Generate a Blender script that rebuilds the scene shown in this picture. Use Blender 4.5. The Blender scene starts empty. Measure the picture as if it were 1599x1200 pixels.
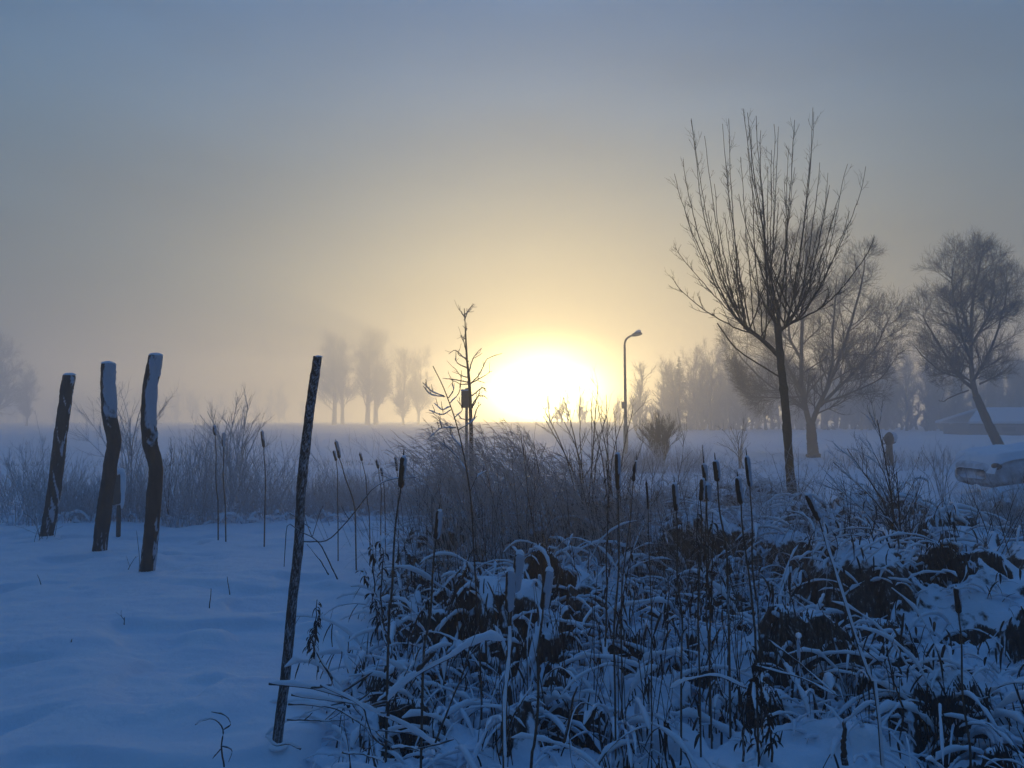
import bpy, math, random
import numpy as np
from mathutils import Vector, Matrix
R = math.radians
sc = bpy.context.scene

# ------------------------------------------------------------------ camera
F = 1207.0; HZ = 652.0; CAMZ = 1.6
PIT = math.atan((HZ-600)/F)
cam = bpy.data.cameras.new('camera'); camo = bpy.data.objects.new('camera', cam)
sc.collection.objects.link(camo); sc.camera = camo
camo.location = (0, 0, CAMZ); camo.rotation_euler = (R(90)+PIT, 0, 0)
cam.sensor_width = 36; cam.lens = 36*F/1599; cam.clip_start = 0.05; cam.clip_end = 3000

def at(px, py, Y):
    u = (px-799.5)/F; v = (600-py)/F
    d = np.array([u, math.cos(PIT)-v*math.sin(PIT), math.sin(PIT)+v*math.cos(PIT)])
    return d*(Y/d[1])+np.array([0, 0, CAMZ])

# ------------------------------------------------------------------ sky, sun, exposure
SUN_AZ = math.atan((852-799.5)/F); SUN_EL = R(2.1)
sdir = Vector((math.sin(SUN_AZ)*math.cos(SUN_EL), math.cos(SUN_AZ)*math.cos(SUN_EL), math.sin(SUN_EL)))
w = bpy.data.worlds.new('World'); sc.world = w; w.use_nodes = True
nt = w.node_tree; N = nt.nodes; Lk = nt.links
for n in list(N): N.remove(n)
def nd(t, **k):
    n = N.new(t)
    for a, b in k.items(): setattr(n, a, b)
    return n
def mth(op, a, b=None, c=None, clamp=False):
    n = nd('ShaderNodeMath', operation=op); n.use_clamp = clamp
    for i, x in enumerate((a, b, c)):
        if x is None: continue
        if isinstance(x, (int, float)): n.inputs[i].default_value = x
        else: Lk.new(x, n.inputs[i])
    return n.outputs[0]
def vscale(col, f):
    n = nd('ShaderNodeVectorMath', operation='SCALE')
    if isinstance(col, tuple): n.inputs[0].default_value = col
    else: Lk.new(col, n.inputs[0])
    if isinstance(f, (int, float)): n.inputs['Scale'].default_value = f
    else: Lk.new(f, n.inputs['Scale'])
    return n.outputs[0]
def vadd(a, b):
    n = nd('ShaderNodeVectorMath', operation='ADD'); Lk.new(a, n.inputs[0]); Lk.new(b, n.inputs[1]); return n.outputs[0]
def vmul(a, b):
    n = nd('ShaderNodeVectorMath', operation='MULTIPLY'); Lk.new(a, n.inputs[0])
    if isinstance(b, tuple): n.inputs[1].default_value = b
    else: Lk.new(b, n.inputs[1])
    return n.outputs[0]
tc = nd('ShaderNodeTexCoord')
dt = nd('ShaderNodeVectorMath', operation='DOT_PRODUCT'); Lk.new(tc.outputs['Generated'], dt.inputs[0]); dt.inputs[1].default_value = sdir
dot = mth('MINIMUM', mth('MAXIMUM', dt.outputs['Value'], -1.0), 1.0)
ang = mth('MULTIPLY', mth('ARCCOSINE', dot), 180/math.pi)
sep = nd('ShaderNodeSeparateXYZ'); Lk.new(tc.outputs['Generated'], sep.inputs[0])
zz = sep.outputs['Z']
sky = nd('ShaderNodeTexSky', sky_type='NISHITA'); sky.sun_disc = False
sky.sun_elevation = SUN_EL; sky.sun_rotation = SUN_AZ; sky.air_density = 1.0; sky.dust_density = 1.2; sky.ozone_density = 2.0
SKY_S = 0.025
col = vmul(vscale(sky.outputs[0], SKY_S), (0.7, 0.8, 0.9))
# thin cold overcast veil: bluer and darker away from the sun, paler near it
ramp = nd('ShaderNodeValToRGB'); Lk.new(mth('MULTIPLY', mth('ADD', zz, 0.0), 1.0, clamp=True), ramp.inputs[0])
SKYR = [(0.0, (.085, .080, .075)), (0.07, (.12, .122, .110)), (0.16, (.098, .132, .145)), (0.30, (.076, .148, .232)), (0.52, (.048, .145, .335)), (1.0, (.026, .115, .375))]
els = ramp.color_ramp.elements
while len(els) < len(SKYR): els.new(0.5)
for e, (p, c) in zip(els, SKYR): e.position = p; e.color = (*c, 1)
# the half of the sky away from the sun is dimmer near the horizon
west = nd('ShaderNodeMapRange'); Lk.new(dot, west.inputs[0]); west.inputs['From Min'].default_value = -.3; west.inputs['From Max'].default_value = .8; west.inputs['To Min'].default_value = .42
westz = nd('ShaderNodeMapRange'); Lk.new(zz, westz.inputs[0]); westz.inputs['From Min'].default_value = .35; westz.inputs['From Max'].default_value = .8; westz.inputs['To Min'].default_value = 0; westz.inputs['To Max'].default_value = 1
wf = mth('MAXIMUM', west.outputs[0], westz.outputs[0])
col = vscale(vadd(col, ramp.outputs[0]), wf)
hd = nd('ShaderNodeVectorMath', operation='DOT_PRODUCT'); Lk.new(tc.outputs['Generated'], hd.inputs[0]); hd.inputs[1].default_value = (math.cos(SUN_AZ), -math.sin(SUN_AZ), 0)
hdeg = mth('MULTIPLY', hd.outputs['Value'], 57.3); vdeg = mth('MULTIPLY', mth('SUBTRACT', zz, math.sin(SUN_EL)), 57.3); front = mth('GREATER_THAN', dot, 0.0)
def gauss2(sx, sy):
    a_ = mth('DIVIDE', hdeg, sx); b_ = mth('DIVIDE', vdeg, sy)
    return mth('MULTIPLY', front, mth('POWER', math.e, mth('MULTIPLY', mth('ADD', mth('MULTIPLY', a_, a_), mth('MULTIPLY', b_, b_)), -1.0)))
def gauss(s): 
    q = mth('DIVIDE', ang, s); return mth('POWER', math.e, mth('MULTIPLY', mth('MULTIPLY', q, q), -1.0))
def expo(s):
    return mth('POWER', math.e, mth('MULTIPLY', mth('DIVIDE', ang, s), -1.0))
col = vadd(col, vscale((1.0, .62, .18), mth('MULTIPLY', expo(8.0), 0.44)))
col = vadd(col, vscale((1.0, .72, .10), mth('MULTIPLY', gauss2(6.2, 3.4), 2.2)))
col = vadd(col, vscale((1.0, .82, .34), mth('MULTIPLY', gauss2(3.5, 1.9), 130.0)))
hz_ = mth('DIVIDE', zz, .075); col = vadd(col, vscale((1.0, .56, .17), mth('MULTIPLY', mth('MULTIPLY', expo(22.0), mth('POWER', math.e, mth('MULTIPLY', mth('MULTIPLY', hz_, hz_), -1.0))), 2.3)))
# faint cloud structure
nz = nd('ShaderNodeTexNoise'); mp = nd('ShaderNodeMapping'); Lk.new(tc.outputs['Generated'], mp.inputs[0]); mp.inputs['Scale'].default_value = (1.3, 1.3, 4.5)
Lk.new(mp.outputs[0], nz.inputs['Vector']); nz.inputs['Scale'].default_value = 1.6; nz.inputs['Detail'].default_value = 3; nz.inputs['Roughness'].default_value = .45
col = vscale(col, mth('ADD', mth('MULTIPLY', nz.outputs[0], 1.0), 0.5))
col = vmul(col, (0.90, 1.02, 1.0))
bg = nd('ShaderNodeBackground'); Lk.new(col, bg.inputs[0]); bg.inputs[1].default_value = 1.0
wo = nd('ShaderNodeOutputWorld'); Lk.new(bg.outputs[0], wo.inputs[0])
w.cycles.sampling_method = 'MANUAL'; w.cycles.sample_map_resolution = 1024

sl = bpy.data.lights.new('sun', 'SUN'); slo = bpy.data.objects.new('sun', sl); sc.collection.objects.link(slo)
sl.energy = 3.2; sl.angle = R(1.5); sl.color = (1.0, .68, .30)
slo.rotation_euler = sdir.to_track_quat('Z', 'Y').to_euler(); slo.location = sdir*60

sc.view_settings.view_transform = 'Standard'; sc.view_settings.look = 'None'
sc.view_settings.exposure = 0.12; sc.view_settings.gamma = 1.0
sc.cycles.volume_bounces = 2; sc.cycles.max_bounces = 6; sc.cycles.transparent_max_bounces = 8
sc.cycles.use_denoising = True

# ------------------------------------------------------------------ helpers
rs = np.random.RandomState(7); random.seed(7)
def new_mat(name): 
    m = bpy.data.materials.new(name); m.use_nodes = True
    t = m.node_tree; b = t.nodes['Principled BSDF']; return m, t, b
def noise_node(t, scale, detail=4, rough=.55, coord='Object', mscale=None):
    c = t.nodes.new('ShaderNodeTexCoord'); n = t.nodes.new('ShaderNodeTexNoise')
    n.inputs['Scale'].default_value = scale; n.inputs['Detail'].default_value = detail; n.inputs['Roughness'].default_value = rough
    if mscale:
        mpp = t.nodes.new('ShaderNodeMapping'); mpp.inputs['Scale'].default_value = mscale
        t.links.new(c.outputs[coord], mpp.inputs[0]); t.links.new(mpp.outputs[0], n.inputs['Vector'])
    else: t.links.new(c.outputs[coord], n.inputs['Vector'])
    return n.outputs[0]
def tmath(t, op, a, b):
    n = t.nodes.new('ShaderNodeMath'); n.operation = op
    for i, x in enumerate((a, b)):
        if isinstance(x, (int, float)): n.inputs[i].default_value = x
        else: t.links.new(x, n.inputs[i])
    return n.outputs[0]
def tramp(t, fac, stops):
    r = t.nodes.new('ShaderNodeValToRGB'); t.links.new(fac, r.inputs[0])
    e = r.color_ramp.elements
    while len(e) < len(stops): e.new(.5)
    for q, (p, c) in zip(e, stops): q.position = p; q.color = (*c, 1)
    return r.outputs[0]
def bump(t, b, h, strength, dist):
    n = t.nodes.new('ShaderNodeBump'); n.inputs['Strength'].default_value = strength; n.inputs['Distance'].default_value = dist
    t.links.new(h, n.inputs['Height']); t.links.new(n.outputs[0], b.inputs['Normal'])
def mixc(t, fac, a, b):
    m = t.nodes.new('ShaderNodeMix'); m.data_type = 'RGBA'
    t.links.new(fac, m.inputs['Factor'])
    for k, x in (('A', a), ('B', b)):
        s = [q for q in m.inputs if q.name == k and q.type == 'RGBA'][0]
        if isinstance(x, tuple): s.default_value = (*x, 1)
        else: t.links.new(x, s)
    return [q for q in m.outputs if q.type == 'RGBA'][0]
SNOW = (.74, .80, .88)
def snow_mat(name, bs=.6, grain=240):
    m, t, b = new_mat(name)
    c = tramp(t, noise_node(t, 3.0), [(.3, (.70, .77, .87)), (.7, (.78, .83, .89))])
    t.links.new(c, b.inputs['Base Color']); b.inputs['Roughness'].default_value = .62
    b.inputs['Specular IOR Level'].default_value = .3
    h = tmath(t, 'ADD', tmath(t, 'MULTIPLY', noise_node(t, 9, 6, .6), 1.0), tmath(t, 'MULTIPLY', noise_node(t, grain, 2), .10))
    bump(t, b, h, bs, .03)
    return m
def frosted(name, c1, c2, frost=.5, width=.25, nscale=30, amount=.35, transl=0.0):
    """bark or stalk with rime lying on its upper faces and in patches"""
    m, t, b = new_mat(name)
    base = tramp(t, noise_node(t, nscale, 4), [(.3, c1), (.7, c2)])
    g = t.nodes.new('ShaderNodeNewGeometry'); s = t.nodes.new('ShaderNodeSeparateXYZ'); t.links.new(g.outputs['Normal'], s.inputs[0])
    n2 = noise_node(t, nscale*.7, 3)
    v = tmath(t, 'ADD', tmath(t, 'MULTIPLY', s.outputs['Z'], .5), tmath(t, 'MULTIPLY', tmath(t, 'SUBTRACT', n2, .5), amount*3))
    mr = t.nodes.new('ShaderNodeMapRange'); t.links.new(v, mr.inputs[0])
    mr.inputs['From Min'].default_value = frost-width; mr.inputs['From Max'].default_value = frost+width
    t.links.new(mixc(t, mr.outputs[0], base, (.62, .68, .76)), b.inputs['Base Color'])
    b.inputs['Roughness'].default_value = .85; b.inputs['Specular IOR Level'].default_value = .2
    if transl:
        tr = t.nodes.new('ShaderNodeBsdfTranslucent'); t.links.new(base, tr.inputs[0])
        mx = t.nodes.new('ShaderNodeMixShader'); mx.inputs[0].default_value = transl
        t.links.new(b.outputs[0], mx.inputs[1]); t.links.new(tr.outputs[0], mx.inputs[2])
        t.links.new(mx.outputs[0], t.nodes['Material Output'].inputs['Surface'])
    return m
def plain(name, c1, c2, scale=20, rough=.8, bs=.3, metal=0, mscale=None):
    m, t, b = new_mat(name)
    n = noise_node(t, scale, 5, mscale=mscale)
    t.links.new(tramp(t, n, [(.3, c1), (.7, c2)]), b.inputs['Base Color'])
    b.inputs['Roughness'].default_value = rough; b.inputs['Metallic'].default_value = metal
    if bs: bump(t, b, n, bs, .01)
    return m
M = {}
M['snow'] = snow_mat('snow')
M['snowcap'] = snow_mat('snow_cap', .5, 160)
M['bark'] = frosted('bark', (.020, .016, .012), (.05, .038, .028), frost=.62, width=.2, nscale=25, amount=.35)
M['barkgreen'] = frosted('mossy_bark', (.025, .024, .016), (.06, .054, .036), frost=.7, width=.2, nscale=25, amount=.4)
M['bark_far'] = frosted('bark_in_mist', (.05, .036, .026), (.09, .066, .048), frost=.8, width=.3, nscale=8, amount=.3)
M['twig'] = frosted('frosted_twig', (.035, .022, .018), (.09, .06, .045), frost=.40, width=.3, nscale=60, amount=.35)
M['frost'] = frosted('hoar_frosted_stalk', (.20, .155, .13), (.38, .31, .27), frost=-.15, width=.3, nscale=40, amount=.45, transl=.15)
M['reed'] = frosted('frosted_reed', (.50, .38, .30), (.68, .54, .45), frost=-.08, width=.35, nscale=40, amount=.4, transl=.5)
M['straw'] = frosted('straw', (.16, .11, .07), (.32, .23, .15), frost=.5, width=.3, nscale=40, amount=.4, transl=.25)
M['deadleaf'] = frosted('dead_leaf', (.018, .012, .010), (.05, .034, .026), frost=.7, width=.15, nscale=60, amount=.4)
M['stem'] = frosted('cattail_stalk', (.05, .036, .026), (.12, .085, .06), frost=.55, width=.3, nscale=60, amount=.4)

def covered(name, c1, c2, nscale, rough=.85):
    m, t, b = new_mat(name); base = tramp(t, noise_node(t, nscale, 5, mscale=(1, 1, .3)), [(.3, c1), (.7, c2)])
    a = t.nodes.new('ShaderNodeAttribute'); a.attribute_name = 'rime'
    v = tmath(t, 'ADD', a.outputs['Fac'], tmath(t, 'MULTIPLY', tmath(t, 'SUBTRACT', noise_node(t, nscale*2.2, 4, .65), .5), .7))
    mr = t.nodes.new('ShaderNodeMapRange'); t.links.new(v, mr.inputs[0]); mr.inputs['From Min'].default_value = .34; mr.inputs['From Max'].default_value = .86
    t.links.new(mixc(t, mr.outputs[0], base, (.44, .49, .57)), b.inputs['Base Color']); b.inputs['Roughness'].default_value = rough; b.inputs['Specular IOR Level'].default_value = .2
    bump(t, b, noise_node(t, nscale*3, 5, .6, mscale=(1, 1, .35)), .6, .01); return m
M['post'] = covered('post_bark', (.020, .015, .012), (.055, .04, .03), 16)
M['post2'] = covered('stake_bark', (.03, .023, .018), (.085, .062, .048), 45)
M['head'] = covered('cattail_velvet', (.03, .018, .013), (.075, .045, .03), 110)
COL = sc.collection
def set_rime(o, vals):
    at_ = o.data.attributes.new('rime', 'FLOAT', 'POINT'); v = np.zeros(len(o.data.vertices), np.float32); v[:len(vals)] = vals; at_.data.foreach_set('value', v)
def tag(o, label=None, cat=None, group=None, kind=None):
    if label: o['label'] = label
    if cat: o['category'] = cat
    if group: o['group'] = group
    if kind: o['kind'] = kind
    return o
def empty(name, loc, label=None, cat=None, group=None):
    o = bpy.data.objects.new(name, None); COL.objects.link(o); o.location = Vector([float(v) for v in loc]); o.empty_display_size = .2
    return tag(o, label, cat, group)
class MB:
    """collects tubes, ribbons, grids; world coordinates; builds one mesh"""
    def __init__(s): s.v = []; s.f4 = []; s.f3 = []; s.m4 = []; s.m3 = []; s.n = 0
    def tubes(s, P, Rr, k=4, mat=0, cap=False):
        P = np.asarray(P, float); 
        if P.ndim == 2: P = P[None]
        Rr = np.broadcast_to(np.asarray(Rr, float), P.shape[:2])
        Mn, Nn = P.shape[:2]
        if Mn == 0: return s
        T = np.gradient(P, axis=1); T /= np.linalg.norm(T, axis=2, keepdims=True)+1e-9
        mean = T.mean(1); ref = np.where(np.abs(mean[:, 2:3]) > .75, np.array([[1., 0.13, 0]]), np.array([[0.1, 0.05, 1.]]))
        n1 = np.cross(T, ref[:, None, :]); n1 /= np.linalg.norm(n1, axis=2, keepdims=True)+1e-9
        n2 = np.cross(T, n1)
        a = np.arange(k)*2*math.pi/k+.3
        V = P[:, :, None, :]+Rr[:, :, None, None]*(np.cos(a)[None, None, :, None]*n1[:, :, None, :]+np.sin(a)[None, None, :, None]*n2[:, :, None, :])
        V = V.reshape(-1, 3)
        m = np.arange(Mn)[:, None, None]*Nn*k; i = np.arange(Nn-1)[None, :, None]*k; j = np.arange(k)[None, None, :]; j2 = (j+1) % k
        q = np.stack([m+i+j, m+i+j2, m+i+k+j2, m+i+k+j], -1).reshape(-1, 4)+s.n
        s.f4.append(q); s.m4.append(np.full(len(q), mat))
        if cap:
            for (ii, rev) in ((0, True), (Nn-1, False)):
                for mm in range(Mn):
                    c = P[mm, ii]; V = np.vstack([V, c[None]]); ci = s.n+len(V)-1
                    base = s.n+mm*Nn*k+ii*k
                    tr = np.array([[base+jj, base+(jj+1) % k, ci] for jj in range(k)])
                    if rev: tr = tr[:, ::-1]
                    s.f3.append(tr); s.m3.append(np.full(len(tr), mat))
        s.v.append(V); s.n += len(V); return s
    def ribbons(s, P, W, side, mat=0):
        P = np.asarray(P, float); W = np.broadcast_to(np.asarray(W, float), P.shape[:2]); side = np.asarray(side, float)[:, None, :]
        A = P-side*W[..., None]/2; B = P+side*W[..., None]/2
        Mn, Nn = P.shape[:2]
        V = np.stack([A, B], 2).reshape(-1, 3)
        m = np.arange(Mn)[:, None]*Nn*2; i = np.arange(Nn-1)[None, :]*2
        q = np.stack([m+i, m+i+1, m+i+3, m+i+2], -1).reshape(-1, 4)+s.n
        s.f4.append(q); s.m4.append(np.full(len(q), mat)); s.v.append(V); s.n += len(V); return s
    def grid(s, X, Y, Z, mat=0, closed=False):
        a, b = X.shape; V = np.stack([X, Y, Z], -1).reshape(-1, 3)
        i = np.arange(a-1)[:, None]*b; j = np.arange(b if closed else b-1)[None, :]; j2 = (j+1) % b
        q = np.stack([i+j, i+j2, i+b+j2, i+b+j], -1).reshape(-1, 4)+s.n
        s.f4.append(q); s.m4.append(np.full(len(q), mat)); s.v.append(V); s.n += len(V); return s
    def box(s, c, size, mat=0, rot=None):
        c = np.array(c, float); h = np.array(size, float)/2
        V = np.array([[x, y, z] for x in (-1, 1) for y in (-1, 1) for z in (-1, 1)])*h
        if rot is not None: V = V@np.array(rot).T
        q = np.array([[0, 1, 3, 2], [4, 6, 7, 5], [0, 4, 5, 1], [2, 3, 7, 6], [0, 2, 6, 4], [1, 5, 7, 3]])+s.n
        s.f4.append(q); s.m4.append(np.full(6, mat)); s.v.append(V+c); s.n += 8; return s
    def ball(s, c, r, mat=0, nz=.0, seed=0, a=10, b=14):
        th = np.linspace(0.02, math.pi-.02, a)[:, None]; ph = np.arange(b)[None, :]*2*math.pi/b
        q = np.random.RandomState(seed); w_ = 1+nz*q.uniform(-1, 1, (a, b))
        r = np.broadcast_to(np.asarray(r, float), (3,))
        return s.grid(c[0]+r[0]*w_*np.sin(th)*np.cos(ph), c[1]+r[1]*w_*np.sin(th)*np.sin(ph), c[2]+r[2]*w_*np.cos(th)+0*ph, mat, True)
    def build(s, name, mats, parent=None, smooth=True):
        V = np.concatenate(s.v); 
        if parent is not None: V = V-np.array(parent.matrix_world.translation if parent.parent else parent.location)
        f4 = np.concatenate(s.f4) if s.f4 else np.zeros((0, 4), int); f3 = np.concatenate(s.f3) if s.f3 else np.zeros((0, 3), int)
        me = bpy.data.meshes.new(name)
        me.vertices.add(len(V)); me.vertices.foreach_set('co', V.astype(np.float32).ravel())
        nl = f4.size+f3.size; me.loops.add(nl); me.polygons.add(len(f4)+len(f3))
        me.loops.foreach_set('vertex_index', np.concatenate([f4.ravel(), f3.ravel()]).astype(np.int32))
        st = np.concatenate([np.arange(len(f4))*4, f4.size+np.arange(len(f3))*3]).astype(np.int32)
        me.polygons.foreach_set('loop_start', st)
        mi = np.concatenate(([np.concatenate(s.m4)] if s.m4 else [])+([np.concatenate(s.m3)] if s.m3 else [])).astype(np.int32)
        me.polygons.foreach_set('material_index', mi)
        me.polygons.foreach_set('use_smooth', np.full(len(mi), smooth))
        me.update(); me.validate()
        if not isinstance(mats, (list, tuple)): mats = [mats]
        for m in mats: me.materials.append(m)
        o = bpy.data.objects.new(name, me); COL.objects.link(o)
        if parent is not None: o.parent = parent
        return o
def hash2(ix, iy, seed):
    h = (ix.astype(np.int64)*374761393+iy.astype(np.int64)*668265263+seed*974711) & 0xffffffff
    h = ((h ^ (h >> 13))*1274126177) & 0xffffffff
    return ((h ^ (h >> 16)) & 0xffff)/65535.0
def vnoise(x, y, seed=0):
    x = np.asarray(x, float); y = np.asarray(y, float)
    ix = np.floor(x).astype(int); iy = np.floor(y).astype(int); fx = x-ix; fy = y-iy
    fx = fx*fx*fx*(fx*(fx*6-15)+10); fy = fy*fy*fy*(fy*(fy*6-15)+10)
    a = hash2(ix, iy, seed); b = hash2(ix+1, iy, seed); c = hash2(ix, iy+1, seed); d = hash2(ix+1, iy+1, seed)
    return (a*(1-fx)+b*fx)*(1-fy)+(c*(1-fx)+d*fx)*fy
def fbm(x, y, seed=0, o=4, g=.5):
    s = 0; a = 1; t = 0
    for i in range(o): s = s+a*vnoise(x*2**i+i*17.3, y*2**i+i*9.1, seed+i); t += a; a *= g
    return s/t
def ridge(x, y, seed=0, o=3):
    s = 0; a = 1; t = 0
    for i in range(o): s = s+a*(1-np.abs(2*vnoise(x*2**i+i*5.3, y*2**i+i*3.1, seed+i)-1)); t += a; a *= .5
    return s/t
def sst(a, b, x): 
    t = np.clip((x-a)/(b-a), 0, 1); return t*t*(3-2*t)
# ------------------------------------------------------------------ ground
def marsh(x, y):
    x = np.asarray(x, float); y = np.asarray(y, float)
    e = -1.22+.25*(vnoise(y*.9, y*0+3.3, 5)-.5)*2+.12*(vnoise(y*3, y*0+1.3, 6)-.5)
    far = 12.4+.5*np.sin(x*.7)
    near = 2.75+.25*np.sin(x*2.1+1)
    return sst(0, .35, x-e)*sst(0, .6, far-y)*sst(0, .5, y-near)
def gz(x, y):
    x = np.asarray(x, float); y = np.asarray(y, float)
    z = .10*(fbm(x*.35, y*.55, 11, 3)-.5)*2*sst(0, 3, y+4)
    z = z+.050*(fbm(x*.8+y*.25, y*1.7-x*.3, 21, 3)-.5)*2
    d = np.hypot(x, y)
    near = sst(40, 10, d)
    # old tracks and drift edges, softened by new snow
    z = z-.07*near*sst(.56, .74, fbm(x*1.4, y*2.2, 31, 2))
    z = z+.045*near*(ridge(x*.8+.5*y, y*1.7-.3*x, 41, 3)-.5)
    z = z+.020*near*(fbm(x*5, y*9, 51, 2)-.5)
    z = z-.28*marsh(x, y)
    # gentle far rise
    z = z+.25*sst(60, 380, y)*(fbm(x*.01, y*.01, 61, 2))
    return z
ul = np.concatenate([np.linspace(0, .42, 190), .42+np.cumsum(np.geomspace(.0035, .09, 42))])
us = np.concatenate([-ul[::-1], ul[1:]])
ys = np.concatenate([np.linspace(-9, 1.4, 60)[:-1], np.linspace(1.4, 13, 400)[:-1], 13*np.power(258/13, np.linspace(0, 1, 170))])
U, Yg = np.meshgrid(us, ys); X = U*(Yg+10.5)
g = MB(); g.grid(X, Yg, gz(X, Yg)); gro = g.build('snow_ground', M['snow']); tag(gro, kind='structure')
def gp(px, py, Y=None):
    if Y is None: Y = CAMZ*F/(py-HZ)
    p = at(px, HZ, Y); return np.array([p[0], Y, float(gz(p[0], Y))])

# ------------------------------------------------------------------ growth engine
def paths(S, D, L, trop, wob, n, q, droop=0.0):
    Mn = len(S); P = np.zeros((Mn, n, 3)); P[:, 0] = S; d = D.copy(); st = (L/(n-1))[:, None]
    wv = q.normal(0, 1, (Mn, 3))
    for i in range(1, n):
        wv = .5*wv+q.normal(0, 1, (Mn, 3))*.8
        d = d+np.array([0, 0, trop-droop*i/n])/(n-1)+wv*wob/(n-1)
        d /= np.linalg.norm(d, axis=1, keepdims=True)
        P[:, i] = P[:, i-1]+d*st
    return P
def rotdir(D, ang, az, q):
    ref = q.normal(0, 1, D.shape); n1 = np.cross(D, ref); n1 /= np.linalg.norm(n1, axis=1, keepdims=True)+1e-9
    return D*np.cos(ang)[:, None]+n1*np.sin(ang)[:, None]
def children(P, rad, cnt, angm, q, tmin=.25, tmax=.98, jit=.3):
    Mn, n = P.shape[:2]
    idx = np.repeat(np.arange(Mn), cnt); t = q.uniform(tmin, tmax, len(idx))
    f = t*(n-1); i0 = np.minimum(f.astype(int), n-2); fr = (f-i0)[:, None]
    A = P[idx, i0]; B = P[idx, i0+1]; S = A+(B-A)*fr
    D = B-A; D /= np.linalg.norm(D, axis=1, keepdims=True)+1e-9
    D = rotdir(D, np.radians(angm)*q.uniform(1-jit, 1+jit, len(idx)), None, q)
    rr = rad[idx, i0]
    return S, D, rr, t, idx
def ellip_limit(S, D, L, c, r, q):
    p = (S-c)/r; d = D/r
    a = (d*d).sum(1); b = 2*(p*d).sum(1); cc = (p*p).sum(1)-1
    disc = b*b-4*a*cc; tt = np.where(disc > 0, (-b+np.sqrt(np.maximum(disc, 0)))/(2*a), 0.0)
    tt = np.maximum(tt, 0)*q.uniform(.6, 1.12, len(L)); return np.where(tt < L*.22, 0.0, np.minimum(L, tt))
def grow(mb, P0, R0, spec, q, env=None, k0=8, skip0=False, rmin=.007):
    """spec: list of (count, angle, length, lenfall, trop, wob, npts, rscale, tmin, sides)"""
    P0 = np.asarray(P0, float); P0 = P0[None] if P0.ndim == 2 else P0
    R0 = np.broadcast_to(R0, P0.shape[:2])
    if not skip0: mb.tubes(P0, R0, k0)
    P, Rd = P0, R0
    for (cnt, angm, ln, fall, trop, wob, n, rsc, tmin, k) in spec:
        S, D, rr, t, _ = children(P, Rd, cnt, angm, q, tmin)
        rr = np.maximum(rr, rmin)
        L = ln*q.uniform(.65, 1.2, len(S))*(1-fall*t)
        if env is not None and ln > .4:
            L = ellip_limit(S, D, L, env[0], env[1]*(1 if ln > .8 else 1.1), q); kk = L > 0; S, D, L, rr = S[kk], D[kk], L[kk], rr[kk]
        P = paths(S, D, L, trop, wob, n, q)
        r0 = rr*rsc
        Rd = r0[:, None]*np.linspace(1, .35, n)[None, :]
        mb.tubes(P, Rd, k)
    return P, Rd
def poly(pts, n):
    """smooth resample of a polyline (Catmull-Rom)"""
    pts = np.asarray(pts, float); m = len(pts)
    if m == 2: return pts[0]+(pts[1]-pts[0])*np.linspace(0, 1, n)[:, None]
    e = np.vstack([2*pts[0]-pts[1], pts, 2*pts[-1]-pts[-2]])
    out = []
    for t in np.linspace(0, m-1-1e-6, n):
        i = int(t); f = t-i; a, b, c, d = e[i], e[i+1], e[i+2], e[i+3]
        out.append(.5*((2*b)+(-a+c)*f+(2*a-5*b+4*c-d)*f*f+(-a+3*b-3*c+d)*f**3))
    return np.array(out)
def px_line(lst, Y, n, dy=None):
    """image polyline at distance Y -> smooth 3D path"""
    p = [at(x, y, Y+(0 if dy is None else dy[i])) for i, (x, y) in enumerate(lst)]
    return poly(p, n)
def snow_on(mb, P, Rr, mat, k=6, lift=.6, q=None, amp=.45, minh=.25):
    """snow lying along the top of non-vertical tubes P (M,N,3)"""
    P = np.asarray(P); P = P[None] if P.ndim == 2 else P
    Rr = np.broadcast_to(np.asarray(Rr, float), P.shape[:2])
    T = np.gradient(P, axis=1); T /= np.linalg.norm(T, axis=2, keepdims=True)+1e-9
    hor = np.sqrt(np.clip(1-T[..., 2]**2, 0, 1)); s = sst(minh, .75, hor)
    q = q or rs
    rr = Rr*s*(1+amp*q.uniform(-1, 1, P.shape[:2])); rr[:, 0] *= .3; rr[:, -1] *= .3
    Q = P.copy(); Q[..., 2] += rr*lift+Rr*.0
    mb.tubes(Q, np.maximum(rr, .0004), k, mat)
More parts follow.
